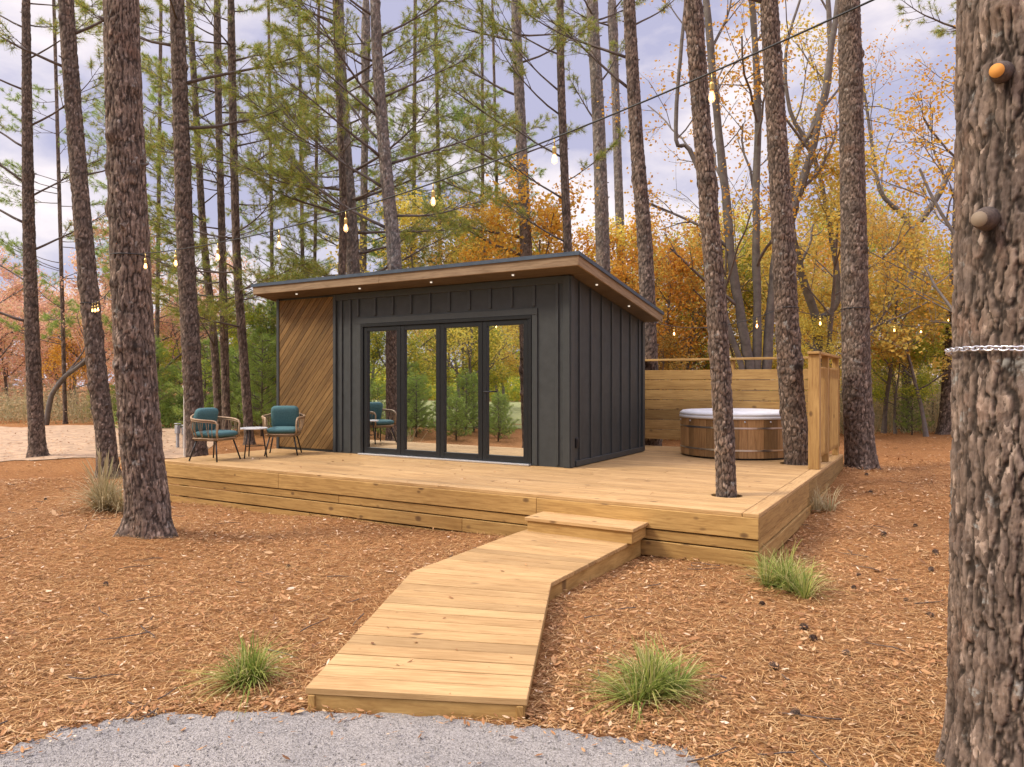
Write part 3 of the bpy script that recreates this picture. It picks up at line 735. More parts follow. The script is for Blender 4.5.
def leaf_arrays(pts, seed, per=5, jit=.13, size=(.06, .11), flat=.3):
    rng = np.random.default_rng(seed); P = np.repeat(np.array(pts), per, 0); n = len(P)
    P = P + rng.normal(size=(n, 3)) * jit
    a = rng.normal(size=(n, 3)); a[:, 2] *= .6; a /= np.linalg.norm(a, axis=1, keepdims=True)
    b = np.cross(a, rng.normal(size=(n, 3)) + np.array([0, 0, flat])); b /= np.linalg.norm(b, axis=1, keepdims=True) + 1e-9
    L = rng.uniform(*size, (n, 1)); V = np.empty((n * 4, 3)); nrm = np.cross(a, b)
    V[0::4] = P - a * L * .5; V[1::4] = P + b * L * .33 + nrm * L * .12; V[2::4] = P + a * L * .5; V[3::4] = P - b * L * .33 + nrm * L * .12
    return V, np.arange(n * 4).reshape(-1, 4)

def limb(mb, tufts, s, d, L, r, rng, dens=1.0, droop=0.0, seg=5, bare=.25):
    """a pine limb with side branches, needle tufts on the twigs"""
    n = 8; p = Vector(s); d = Vector(d).normalized(); pts = [p.copy()]; rad = [r]
    side = d.cross(Vector((0, 0, 1))).normalized()
    curve = rng.uniform(-.10, .10)
    for k in range(n):
        d = (d + Vector((0, 0, .035 - droop * .1)) + side * curve * .3 + unit(rng) * .09).normalized()
        p = p + d * (L / n); pts.append(p.copy()); rad.append(max(.004, r * (1 - (k + 1) / n * .88)))
    tube(mb, pts, rad, seg, True)
    m = max(4, int(L * 6.0 * dens))
    for q in range(m):
        t = bare + (1 - bare) * (q + rng.random()) / m; i = min(n - 1, int(t * n)); f = t * n - i
        a = pts[i].lerp(pts[i + 1], f); ax = (pts[i + 1] - pts[i]).normalized(); sd = ax.cross(Vector((0, 0, 1))).normalized() * (1 if q % 2 else -1)
        bd = (ax * rng.uniform(.5, 1.0) + sd * rng.uniform(.5, 1.0) + Vector((0, 0, rng.uniform(-.15, .45)))).normalized()
        bl = L * rng.uniform(.14, .34) * (1.15 - .7 * t) + .18
        b1 = a + bd * bl * .5 + unit(rng) * .03 * bl; b2 = a + bd * bl + Vector((0, 0, rng.uniform(0, .12) * bl))
        tube(mb, [a, b1, b2], [.011 * (1.3 - t), .007, .004], 4, False)
        if rng.random() < .93:
            tufts.append((b2, (b2 - b1).normalized())); tufts.append((b1.lerp(b2, .55), (b2 - b1).normalized()))
        for _ in range(2 if bl > .35 else 1):
            td = (bd + unit(rng) * .8).normalized(); b3 = b1 + td * bl * rng.uniform(.25, .5)
            tube(mb, [b1, b3], [.006, .003], 3, False)
            if rng.random() < .85: tufts.append((b3, td))
    tufts.append((pts[-1], d))

def pine(name, label, d, pix, rad0, rad1, seed, H=15, bark=None, nseg=30, dz=.03, amp=.012, cw=.07, ch=.16, limbs=(), crown=(8.5, 1.0, 12), cat='pine tree', group=None,
         need=None, knots=10, flare=.35, dens=1.0, stubs=5, per=34, limblen=(1.2, 2.4), ang=None):
    """pix: (px, py) of the trunk's middle in the photo, bottom first, all at depth d. limbs: (height, azimuth deg in the camera frame: 0 right, 180 left, 90 away, length, rise)"""
    rng = random.Random(seed); pts = [at(px, py, d) for px, py in pix]
    base = pts[0]; g = gzf(base.x, base.y); loc = Vector((base.x, base.y, g))
    root = thing(name, loc, label, cat, group)
    P = []; zt_ = pts[-1].z
    for k, p in enumerate(pts):
        z = p.z - g if k else -.12
        t = max(0, z) / H; P.append((z, p.x - loc.x, p.y - loc.y, rad0 + (rad1 - rad0) * max(0, z) / max(1e-3, zt_ - g)))
    if P[1][0] < .25 and len(P) > 3: P.pop(1)
    dd = (pts[-1] - pts[-2]); dd = dd / dd.z; zl = zt_ - g; taper = max(.02, rad1 * .35)
    if H > zl + .5:
        hm = (H + zl) / 2
        P.append((hm, P[-1][1] + dd.x * (hm - zl) * .6, P[-1][2] + dd.y * (hm - zl) * .6, (rad1 + taper) / 2)); P.append((H, P[-1][1] + dd.x * (H - hm) * .4, P[-1][2] + dd.y * (H - hm) * .4, taper))
    bark = bark or BARK1
    wh = []; zw = 1.0 + rng.random() * .5
    while stubs and zw < zl: wh.append(zw); zw += rng.uniform(.42, .78)
    me = trunk_mesh(P, seed, nseg, dz, zl + .3, .35, amp, cw, ch, bark, flare, knots, (.8, max(2, zl)), wh)
    tk = link('trunk', me, root)
    def centre(z):
        a = path_eval(P, np.array([z])); return Vector((a[0][0], a[1][0], z)), a[2][0]
    mb = MB(); tufts = []
    for zw in wh:
        for k in range(rng.choice((0, 1, 1, 2))):
            z = zw + rng.uniform(-.02, .02); c, r = centre(z); az = rng.uniform(0, 6.283); dv = Vector((math.cos(az), math.sin(az), rng.uniform(.05, .5))); q = min(1, r / .16)
            tube(mb, [c + dv * r * .7, c + dv * (r + .012), c + dv * (r + rng.uniform(.03, .085) * q)], [.030 * q, .019 * q, .012 * q], 6)
    for (z, az, L, rise) in limbs:
        c, r = centre(z); v = W(math.cos(R(az)), math.sin(R(az)), 0); v = Vector((v.x, v.y, rise))
        limb(mb, tufts, c + v.normalized() * r * .6, v, L, max(.009, min(.038, r * .21) * min(1.3, L / 1.8)), rng, dens)
    z0, zstep, nl = crown
    for k in range(nl):
        z = z0 + (H - z0 - .2) * (k + rng.random()) / max(1, nl); c, r = centre(z); az = rng.uniform(0, 6.283) if ang is None else rng.uniform(*ang)
        L = rng.uniform(*limblen) * (1.1 - .6 * (z - z0) / max(.1, H - z0)); v = Vector((math.cos(az), math.sin(az), rng.uniform(.0, .5)))
        limb(mb, tufts, c + v * r * .6, v, L, max(.009, min(.034, r * .24)), rng, dens)
    if mb.v:
        cw_ = link('crown', mesh_of('crown', mb, TWIG), root)
    if tufts:
        V, F = needle_arrays(tufts, seed, per); link('foliage', mesh_np('foliage', V, F, need or NEED), cw_)
    root['_c'] = 0; del root['_c']
    return root, centre

# the trees that stand close enough to be told apart -------------------------------------------------
T = {}
T['big'] = pine('pine_tree', 'huge rough-barked pine trunk with a silver chain round it', 3.05,
     [(1026, 800), (1022, 767), (1024, 600), (1026, 420), (1027, 250), (1029, 0)], .268, .252, 21, 16, BARK1, 300, .0065, .015, .044, .30, crown=(8, 1, 12), knots=4, flare=.22, stubs=0)
T['main'] = pine('pine_tree', 'thick knobbly pine in front of the deck with string light wire round it', 7.7,
     [(150, 541), (148, 500), (143, 460), (137, 390), (132, 300), (128, 200), (123, 70), (121, 0)], .205, .165, 33, 16, BARK1, 130, .014, .015, .044, .26, crown=(8, 1, 12), knots=22, stubs=12)
T['chair'] = pine('pine_tree', 'tall pine just behind the wicker chair at the end of the deck', 15.0,
     [(198, 458), (195, 420), (191, 350), (186, 260), (181, 120), (177, 0)], .190, .135, 37, 17, BARKD, 44, .03, .016, .08, .18, limbs=((7.8, 5, 3.6, .25), (8.6, 160, 2.4, .2), (6.9, 15, 2.6, .1)), crown=(9, 1, 12), knots=16)
T['lean'] = pine('pine_tree', 'leaning pine rising out of a dry grass clump', 13.0,
     [(109, 474), (105, 430), (100, 395), (90, 300), (78, 165), (66, 0)], .165, .120, 41, 16, BARKD, 44, .03, .014, .07, .16, limbs=((7.3, 200, 2.0, .3), (5.4, 20, 1.2, .2), (7.9, 10, 2.0, .4)), crown=(8.6, 1, 12), knots=16)
T['edge'] = pine('pine_tree', 'upright pine at the edge of the pale dirt clearing with bare side branches', 16.3,
     [(38, 456), (35, 400), (32, 330), (29, 230), (27, 100), (26, 0)], .165, .078, 43, 15, BARKD, 40, .03, .012, .07, .15,
     limbs=((3.0, 195, 2.2, .35), (3.9, 170, 1.6, .4), (4.6, 20, 2.0, .5), (5.2, 185, 2.4, .45), (5.8, 10, 1.9, .7), (6.1, 200, 2.2, .6), (6.9, 170, 2.5, .5), (7.4, 15, 2.2, .5), (8.2, 190, 2.3, .4), (8.9, 0, 2.0, .5), (9.6, 180, 2.3, .4)), crown=(9.5, 1, 10), knots=8, dens=.8)
for px, lab, d, pix, sd in (
    (219, 'thin dark pine nearest the chair tree, behind the round side table', 22, [(220, 424), (213, 330), (204, 240), (197, 130), (191, 30), (189, 0)], 51),
    (226, 'thin straight pine in the middle of three behind the side table', 21, [(227, 426), (224, 330), (222, 240), (219, 130), (217, 0)], 52),
    (250, 'thin pine beside the timber clad corner of the cabin', 19, [(250, 440), (244, 360), (238, 280), (234, 160), (231, 0)], 53)):
    rg = random.Random(sd); lm = [(rg.uniform(2.6, 11), rg.choice((0, 180, 200, 20, 150, 330, 270, 240)) + rg.uniform(-25, 25), rg.uniform(1.5, 3.0), rg.uniform(-.1, .35)) for _ in range(17)]
    T[px] = pine('pine_tree', lab, d, pix, .118, .082, sd, 14, BARKD, 22, .06, .010, .08, .2, limbs=lm, crown=(10, 1, 6), knots=6, dens=1.0, stubs=2)
T['roof'] = pine('pine_tree', 'grey pine with long bare limbs rising behind the middle of the cabin roof', 14.3,
     [(402, 455), (396, 290), (393, 240), (387, 180), (381, 110), (377, 50), (375, 0)], .170, .092, 61, 15, BARKG, 36, .03, .012, .07, .16,
     limbs=((4.6, 172, 3.4, .55), (5.4, 165, 3.2, .6), (6.3, 160, 2.8, .8), (6.8, 178, 2.6, .7), (5.9, 12, 2.6, .25), (4.9, -8, 2.0, -.1), (7.2, 20, 2.2, .6), (7.9, 175, 2.6, .5), (8.4, 10, 2.4, .5), (6.0, 215, 2.6, .5), (7.0, 240, 2.4, .5), (8.8, 200, 2.5, .4)), crown=(9, 1, 8), knots=14)
for key, lab, d, pix, r0, r1, sd, bk in (
    ('pair', 'green-tinged pine beside a darker stem behind the roof', 18, [(356, 450), (354, 290), (350, 210), (343, 120), (340, 60), (338, 0)], .19, .13, 62, BARKG),
    ('dark', 'slim dark pine close against the green-tinged trunk behind the roof', 17.2, [(346, 450), (342, 280), (343, 200), (340, 120), (336, 0)], .10, .07, 63, BARKD),
    ('thin', 'narrow pine just left of the bare limbed grey trunk behind the roof', 24, [(362, 440), (363, 260), (365, 120), (366, 0)], .13, .10, 64, BARKG)):
    rg = random.Random(sd); lm = [(rg.uniform(4.0, 11), rg.choice((0, 180, 200, 20, 150, 330, 180, 240)) + rg.uniform(-25, 25), rg.uniform(1.6, 3.2), rg.uniform(-.05, .45)) for _ in range(16)]
    T[key] = pine('pine_tree', lab, d, pix, r0, r1, sd, 15, bk, 24, .06, .010, .08, .2, limbs=lm, crown=(10.5, 1, 6), knots=8, stubs=2)
T['i'] = pine('pine_tree', 'pale grey pine behind the roof with a fan of limbs among orange leaves', 20,
     [(530, 440), (526, 250), (523, 180), (520, 110), (517, 40), (516, 0)], .19, .13, 65, 15, BARKG, 26, .05, .010, .08, .2,
     limbs=((5.1, 178, 2.8, .25), (5.6, 170, 3.0, .2), (6.5, 182, 3.2, .15), (7.4, 175, 2.8, .4), (8.4, 185, 3.0, .5), (9.5, 170, 3.0, .5), (10.4, 10, 2.2, .4), (11, 180, 2.6, .3), (7.9, 5, 1.6, .4)), crown=(11, 1, 6), knots=8)
T['j'] = pine('pine_tree', 'slender dark pine rising behind the high front corner of the roof', 15.5,
     [(573, 450), (568, 255), (564, 160), (561, 80), (560, 0)], .105, .075, 66, 14, BARKD, 26, .04, .008, .07, .15,
     limbs=((4.6, 172, 2.2, .5), (5.5, 168, 2.6, .75), (6.4, 175, 2.8, .6), (7.3, 182, 2.6, .6), (7.8, 160, 2.4, .8), (8.6, 178, 2.6, .5), (5.9, 10, 1.4, .5)), crown=(9.5, 1, 7), knots=8, dens=.8)
T['k'] = pine('pine_tree', 'grey trunk with a crooked side limb between two others above the roof corner', 22,
     [(606, 440), (603, 260), (601, 190), (598, 110), (594, 40), (592, 0)], .24, .17, 67, 16, BARKG, 26, .06, .010, .09, .22, limbs=((9.4, 170, 1.6, 1.4), (10.6, 12, 1.6, 1.2)), crown=(12, 1, 6), knots=8)
T['l'] = pine('pine_tree', 'thin pale trunk just behind the crooked-limbed one above the roof corner', 26,
     [(624, 440), (621, 260), (618, 170), (615, 80), (612, 0)], .18, .13, 68, 16, BARKG, 22, .08, .008, .09, .22, crown=(14, 1, 5), knots=5)
T['m'] = pine('pine_tree', 'pine at the rear corner of the cabin where the plank fence begins', 13.45,
     [(654, 447), (649, 350), (645, 245), (638, 160), (632, 60), (629, 0)], .165, .105, 69, 15, BARK1, 36, .03, .012, .06, .14,
     limbs=((7.0, 172, 2.6, .75), (7.6, 168, 2.8, .5), (8.2, 20, 1.6, .5)), crown=(9, 1, 9), knots=10, dens=.7)
T['deck'] = pine('pine_tree', 'slender pine growing up through a hole in the deck boards before the hot tub', 7.46,
     [(726, 500), (726, 480), (722, 400), (716, 300), (708, 200), (700, 100), (693, 0)], .100, .086, 71, 15, BARK1, 90, .015, .011, .042, .085, crown=(7.5, 1, 10), knots=14, flare=.05, stubs=2)
T['tub'] = pine('pine_tree', 'leaning pine through the deck close against the side of the hot tub', 10.35,
     [(800, 466), (796, 440), (791, 385), (787, 320), (783, 240), (776, 120), (769, 0)], .178, .115, 73, 15, BARK1, 80, .02, .014, .055, .11, limbs=((6.9, 176, 2.8, .2),), crown=(8.5, 1, 8), knots=16, flare=.12, dens=.3, per=4)
T['rear'] = pine('pine_tree', 'straight pine just outside the deck corner behind the slatted screen', 11.9,
     [(862, 472), (860, 450), (857, 390), (855, 300), (853, 200), (851, 100), (849, 0)], .225, .162, 75, 16, BARKD, 80, .022, .016, .065, .12, crown=(8.5, 1, 9), knots=20, flare=.22)
T['far'] = pine('pine_tree', 'dark trunk at the edge of the woods half hidden by the chained pine', 20,
     [(946, 438), (951, 380), (956, 300), (962, 180), (967, 0)], .22, .16, 77, 15, BARKD, 34, .05, .012, .07, .15, crown=(10, 1, 8), knots=10)

# cut branch faces on the huge trunk
broot = T['big'][0]
for (px, py, r, m, lab) in ((998, 71, .030, CUTW, 'orange freshly cut branch face'), (981, 219, .034, CUTG, 'grey weathered branch stub')):
    off = (px - 1028) / FPX * 2.8; dd = 3.06 - math.sqrt(.285**2 - off**2); p = at(px, py, dd + .056); c = W((1028 - 512) / FPX * 3.06, 3.06, p.z)
    n = (p - c); n.z = 0; n.normalize(); n = (n + Vector((0, 0, -.12)) + (Vector((0, 0, CAM_Z)) - p).normalized() * .5).normalized()
    mb = MB(); tube(mb, [p - n * .06, p - n * .012, p + n * .004, p + n * .018], [r * 1.45, r * 1.2, r * 1.04, r * .95], 18); part('branch_stub', mb, KNOTC, broot)
    mb = MB(); tube(mb, [p + n * .019, p + n * .022], [r * .90, r * .86], 16); part('cut_face', mb, m, broot, label=lab)

# deck boards with real holes for the two trunks
def cut_holes(o, holes):
    me = o.data
    for (x, y, r) in holes:
        cm = MB(); lathe(cm, (x, y, DZ), [(r, -.4), (r, .4)], 28); co = link('cutter', mesh_of('cutter', cm, DECKW))
        md = o.modifiers.new('hole', 'BOOLEAN'); md.operation = 'DIFFERENCE'; md.object = co; md.solver = 'EXACT'
        bpy.context.view_layer.update(); dg = bpy.context.evaluated_depsgraph_get()
        nm = bpy.data.meshes.new_from_object(o.evaluated_get(dg)); o.modifiers.clear(); o.data = nm; bpy.data.objects.remove(co)
dk = link('decking', mesh_of('decking', deckbm, DECKW))
def trunk_xy(key, z):
    root, cen = T[key]; c, r = cen(z - root.location.z); return (root.location.x + c.x, root.location.y + c.y, r)
hn = trunk_xy('deck', DZ); ho = trunk_xy('tub', DZ)
cut_holes(dk, [(hn[0] + .01, hn[1] - .02, .155), (ho[0], ho[1], .245)])
dk.parent = deck
dk.data.transform(Matrix.Translation(-Vector(deck.location)))
b_ = dk.modifiers.new("edge", 'BEVEL'); b_.width = .003; b_.segments = 1; b_.limit_method = 'ANGLE'

# ------------------------------------------------------------------ fences
fence = thing('privacy_fence', (-2.9, 12.6, DZ), 'solid fence of wide horizontal pine boards with open cap rail behind the hot tub', 'fence')
mb = MB(); rg = random.Random(8); z = DZ + .13
for k in range(7):
    h = .178
    for a, b in ((-5.6, -3.15), (-3.148, KX1 - .02)): box(mb, (((a + b) / 2), 12.60, z + h / 2), (b - a - .003, .026, h - .009))
    z += h
part('board', mb, FENCEW, fence, .003)
for x in (-5.5, -3.15): mb = MB(); box(mb, (x, 12.665, DZ + .77), (.09, .09, 1.52)); part('post', mb, FENCEW, fence, .004)
mb = MB(); box(mb, (-3.55, 12.63, DZ + 1.555), (4.2, .14, .038)); part('cap_rail', mb, FENCEW, fence, .004)
screen = thing('slatted_screen', (-1.5, 11.4, DZ), 'slatted pine screen with upright balusters and square posts on the deck edge', 'screen')
SX = -1.50
for yy, w in ((10.40, .14), (11.42, .09), (12.55, .09)): mb = MB(); box(mb, (SX, yy, DZ + .765), (w, w, 1.526)); part('post', mb, FENCEW, screen, .004)
mb = MB(); box(mb, (SX, 11.47, DZ + 1.549), (.15, 2.36, .036)); part('cap_rail', mb, FENCEW, screen, .004)
for zz in (1.33, .17):
    for a, b in ((10.472, 11.373), (11.467, 12.503)): mb = MB(); box(mb, (SX, (a + b) / 2, DZ + zz), (.042, b - a, .088)); part('rail', mb, FENCEW, screen, .003)
for a, b, n in ((10.47, 11.375, 7), (11.465, 12.505, 8)):
    for k in range(n):
        mb = MB(); box(mb, (SX + .035, a + (b - a) * (k + .5) / n, DZ + .75), (.026, .032, 1.22)); part('baluster', mb, FENCEW, screen, .003)

# ------------------------------------------------------------------ hot tub
tc_ = Vector((-2.86, 11.76, DZ)); TR = .86
tub = thing('hot_tub', tc_, 'round cedar hot tub with steel bands and white cover on the deck', 'hot tub')
mb = MB(); ns = 44
for k in range(ns):
    a0, a1 = 2 * math.pi * k / ns + .002, 2 * math.pi * (k + 1) / ns - .002; P = []
    for r in (TR, TR - .035):
        for a in ((a0, (a0 + a1) / 2, a1) if r == TR else (a1, a0)):
            P.append((tc_.x + r * math.cos(a), tc_.y + r * math.sin(a)))
    n = len(P); uo = _ur.random() * 50; vs = [(x, y, DZ + .03) for x, y in P] + [(x, y, DZ + .60) for x, y in P]
    fs = [tuple(reversed(range(n))), tuple(range(n, 2 * n))] + [(i, (i + 1) % n, n + (i + 1) % n, n + i) for i in range(n)]
    mb.add(vs, fs, [[(uo, uo)] * n] * 2 + [[(uo, uo + i * .06), (uo, uo + i * .06 + .06), (uo + .57, uo + i * .06 + .06), (uo + .57, uo + i * .06)] for i in range(n)])
part('stave', mb, CEDAR, tub)
mb = MB(); lathe(mb, tc_, [(TR - .05, .004), (TR - .05, .05)], 48); part('base', mb, BLKS, tub)
for zz in (.145, .475):
    mb = MB(); lathe(mb, tc_ + Vector((0, 0, zz)), [(TR + .002, -.012), (TR + .006, -.012), (TR + .006, .012), (TR + .002, .012)], 64, smooth=False, caps=False); part('band', mb, STEEL, tub)
mb = MB(); lathe(mb, tc_, [(TR - .02, .602), (TR + .015, .602), (TR + .02, .615), (TR + .02, .64), (TR + .008, .645), (TR + .008, .652), (TR + .015, .658), (TR + .012, .68), (TR - .03, .712), (TR - .25, .724), (.05, .728)], 64, smooth=True)
part('cover', mb, LIDM, tub)
for a in (R(205), R(232), R(262), R(292), R(318)):
    mb = MB(); p = tc_ + Vector((math.cos(a) * (TR + .004), math.sin(a) * (TR + .004), .565)); n = Vector((math.cos(a), math.sin(a), 0)); tube(mb, [p - n * .01, p + n * .012], [.016, .012], 10); part('cover_clip', mb, STEEL, tub)

# ------------------------------------------------------------------ chairs and table
def cushion(mb, c, s, e=.35, M=None, n=20):
    vs = []; fs = []; c = Vector(c)
    def sp(x, p): return math.copysign(abs(x) ** p, x)
    for i in range(n + 1):
        la = -math.pi / 2 + math.pi * i / n
        for j in range(2 * n):
            lo = 2 * math.pi * j / (2 * n)
            v = Vector((s[0] / 2 * sp(math.cos(la), .55) * sp(math.cos(lo), e), s[1] / 2 * sp(math.cos(la), .55) * sp(math.sin(lo), e), s[2] / 2 * sp(math.sin(la), .75)))
            vs.append((M @ v if M else v) + c)
    for i in range(n):
        for j in range(2 * n): fs.append((i * 2 * n + j, i * 2 * n + (j + 1) % (2 * n), (i + 1) * 2 * n + (j + 1) % (2 * n), (i + 1) * 2 * n + j))
    mb.add(vs, fs, None, 0, True)
def make_chair(label):
    t = thing('wicker_chair', (0, 0, 0), label, 'chair', 'wicker chairs on the deck')
    mb = MB()
    def ring(z, hx, hy, xo=0, n=28, e=.55):
        return [Vector((xo + hx * math.copysign(abs(math.cos(a)) ** e, math.cos(a)), hy * math.copysign(abs(math.sin(a)) ** e, math.sin(a)), z)) for a in (2 * math.pi * k / n for k in range(n))]
    seat = ring(.36, .25, .255); tube(mb, seat, .012, 6, closed=True); tube(mb, ring(.335, .235, .24), .010, 6, closed=True)
    # top rim: arm front, round the back, other arm front
    rim = []; 
    for k in range(33):
        a = R(-128 + 256 * k / 32) + math.pi; x = .30 * math.cos(a) - .02; y = .325 * math.sin(a); b = abs(k - 16) / 16
        rim.append(Vector((x, y, .70 - .055 * b + (.05 * max(0, 1 - b * 2.2)))))
    f1, f2 = rim[0], rim[-1]
    def loop(f, s): return [f + Vector((.05, -s * .012, -.012)), f + Vector((.082, -s * .02, -.06)), f + Vector((.075, -s * .025, -.14)), Vector((.235, s * .235, .45)), Vector((.235, s * .225, .37))]
    sg1 = 1 if f1.y > 0 else -1
    full = list(reversed(loop(f1, sg1))) + rim + loop(f2, -sg1)
    tube(mb, full, .016, 8); tube(mb, [p + Vector((-.0, 0, -.028)) for p in full[4:-4]], .010, 6)
    for k in range(0, 33, 1):
        b = rim[k]; a = math.atan2(b.y, b.x); 
        s0 = min(seat, key=lambda q: abs(((math.atan2(q.y, q.x) - a + math.pi) % (2 * math.pi)) - math.pi)); mid = s0.lerp(b, .5) + Vector((b.x, b.y, 0)).normalized() * .02
        tube(mb, [s0, mid, b], .0055, 4, False)
    for k in range(-4, 5): tube(mb, [(-.24, k * .05, .355), (.24, k * .05, .355)], .006, 4, False)
    part('wicker_frame', mb, RATT, t)
    for sx, sy in ((1, 1), (1, -1), (-1, 1), (-1, -1)):
        mb = MB(); tube(mb, [(sx * .17, sy * .18, .345), (sx * .25, sy * .25, .0)], .0115, 8); part('leg', mb, BLKS, t)
    mb = MB(); tube(mb, [(.175, -.185, .325), (.175, .185, .325)], .009, 6); tube(mb, [(-.175, -.185, .325), (-.175, .185, .325)], .009, 6)
    for s in (1, -1): tube(mb, [(-.175, s * .185, .325), (.175, s * .185, .325)], .009, 6)
    part('leg_frame', mb, BLKS, t)
    mb = MB(); cushion(mb, (.01, 0, .425), (.50, .48, .115)); part('seat_cushion', mb, TEAL, t)
    mb = MB(); cushion(mb, (-.185, 0, .635), (.42, .44, .15), M=Matrix.Rotation(R(-76), 3, 'Y')); part('back_cushion', mb, TEAL, t)
    return t
ch = make_chair('wicker chair with teal cushions turned side-on beside the side table')
ch.scale = (1, 1, .92); ch2 = copy_tree(ch); ch2['label'] = 'wicker chair with teal cushions facing out against the timber cladding'
bpy.context.view_layer.update()
ch.location = (-9.32, 7.02, DZ + .002); ch.rotation_euler.z = R(12)
ch2.location = (-9.12, 8.14, DZ + .002); ch2.rotation_euler.z = R(-50)
tp = Vector((-9.12, 7.55, DZ + .002)); table = thing('side_table', tp, 'small round pale-topped side table with thin black legs between the wicker chairs', 'side table')
mb = MB(); lathe(mb, tp, [(.205, .438), (.212, .442), (.212, .456), (.205, .46)], 36); part('table_top', mb, GLSTOP, table)
for k in range(3):
    a = R(40 + 120 * k); mb = MB(); tube(mb, [tp + Vector((math.cos(a) * .13, math.sin(a) * .13, .437)), tp + Vector((math.cos(a) * .20, math.sin(a) * .20, 0))], .010, 8); part('leg', mb, BLKS, table)
mb = MB(); tube(mb, [tp + Vector((math.cos(R(40 + 120 * k)) * .172, math.sin(R(40 + 120 * k)) * .172, .18)) for k in range(3)], .006, 6, closed=True); part('stretcher', mb, BLKS, table)

# ------------------------------------------------------------------ string lights
def string_lights(label, pts, sag, bulbs, size=1.0, wrap=None):
    pts = [Vector(p) for p in pts]; root = thing('string_lights', pts[0], label, 'string lights')
    seg = [(a, b) for a, b in zip(pts[:-1], pts[1:])]
    def pos(i, s): a, b = seg[i]; return a.lerp(b, s) - Vector((0, 0, 4 * sag[i] * s * (1 - s)))
    mb = MB(); path = []
    for i in range(len(seg)):
        path += [pos(i, k / 24) for k in range(25 if i == len(seg) - 1 else 24)]
    tube(mb, path, .0055, 5)
    for c, r in (wrap or []): tube(mb, [Vector(c) + Vector((math.cos(a) * r, math.sin(a) * r, 0)) for a in (2 * math.pi * k / 28 for k in range(28))], .0055, 5, closed=True)
    part('cable', mb, CABLE, root)
    for i, s in bulbs:
        p = pos(i, s)
        mb = MB(); tube(mb, [p, p - Vector((0, 0, .055))], .004, 6)
        lathe(mb, p, [(.011, -.098), (.013, -.093), (.014, -.065), (.008, -.052)], 12); bl = part('bulb', mb, BRASS, root)
        q = p - Vector((0, 0, .098)); mb = MB(); lathe(mb, q, [(.009, 0), (.012, -.012), (.017, -.026), (.019, -.040), (.016, -.054), (.008, -.062), (.002, -.065)], 16, smooth=True); part('glass', mb, BULB, bl)
        mb = MB()
        for k in range(4):
            a = k * math.pi / 2 + .4; tube(mb, [q + Vector((math.cos(a) * .003, math.sin(a) * .003, -.008)), q + Vector((math.cos(a) * .009, math.sin(a) * .009, -.050))], .0015 * size, 4)
        part('filament', mb, FILA, bl)
    return root
mroot, mcen = T['main']
def on_tree(key, z, toward, extra=.015):
    root, cen = T[key]; c, r = cen(z - root.location.z); c = Vector((root.location.x + c.x, root.location.y + c.y, z)); v = Vector((toward[0] - c.x, toward[1] - c.y, 0)).normalized(); return c + v * (r + extra), (tuple(c), r + extra)
A, wa = on_tree('big', 3.52, (-7, 5), .0); B, wb = on_tree('main', 2.98, (0, 2.8), .006)
string_lights('long string of bulbs slanting from the chained pine to the thick knobbly pine', [A, B], [.25], [(0, s) for s in (.155, .292, .43, .555, .67, .795, .895, .975)], 1.0, [wa, wb])
C1, wc1 = on_tree('main', 2.96, (-14, 8), .006); D1, wd1 = on_tree('lean', 3.05, (-7, 4.6), .01)
string_lights('short string of glowing bulbs from the thick pine back to the leaning pine', [C1, D1], [.12], [(0, s) for s in (.08, .74, .84, .95)], 1.5, [wd1])
E0, we0 = on_tree('m', 2.75, (-1.8, 11)); E1, we1 = on_tree('tub', 2.70, (-4, 12.6)); E1b, _ = on_tree('tub', 2.70, (-1.1, 13.2)); F0, wf0 = on_tree('rear', 2.85, (-1.8, 11)); F0b, _ = on_tree('rear', 2.85, (2, 22)); F1, wf1 = on_tree('far', 3.6, (-1.2, 13))
string_lights('string of small glowing bulbs across the trees above the hot tub', [E0, E1], [.18], [(0, s) for s in (.2, .86)], 1.5, [we0, we1])
string_lights('string of bulbs from the hot tub pine on to the woods edge', [E1b, F0, F0b, F1], [.1, 0, .35], [(0, .45), (2, .04), (2, .25), (2, .52), (2, .9)], 1.5, [wf0])

# chain round the huge trunk
croot = thing('chain', (0.3, 3.6, 1.78), 'shiny silver chain wrapped round the huge rough trunk', 'chain')
mb = MB(); root, cen = T['big']; cc, cr_ = cen(1.77 - root.location.z); cx, cy = root.location.x + cc.x, root.location.y + cc.y; RC = cr_ + .026; nl = 66
for k in range(nl):
    a = 2 * math.pi * k / nl; zc = 1.765 + .022 * math.sin(a - 2.2); c = Vector((cx + RC * math.cos(a), cy + RC * math.sin(a), zc)); tg = Vector((-math.sin(a), math.cos(a), 0)); nn = Vector((math.cos(a), math.sin(a), 0)); up = Vector((0, 0, 1))
    w = (nn * .75 + up * .66).normalized() if k % 2 else (up * .85 - nn * .5).normalized()
    tube(mb, [c + tg * (.019 * math.cos(b) ) + w * (.0105 * math.sin(b)) for b in (2 * math.pi * j / 14 for j in range(14))], .0035, 6, closed=True)
part('link', mb, GALV, croot)

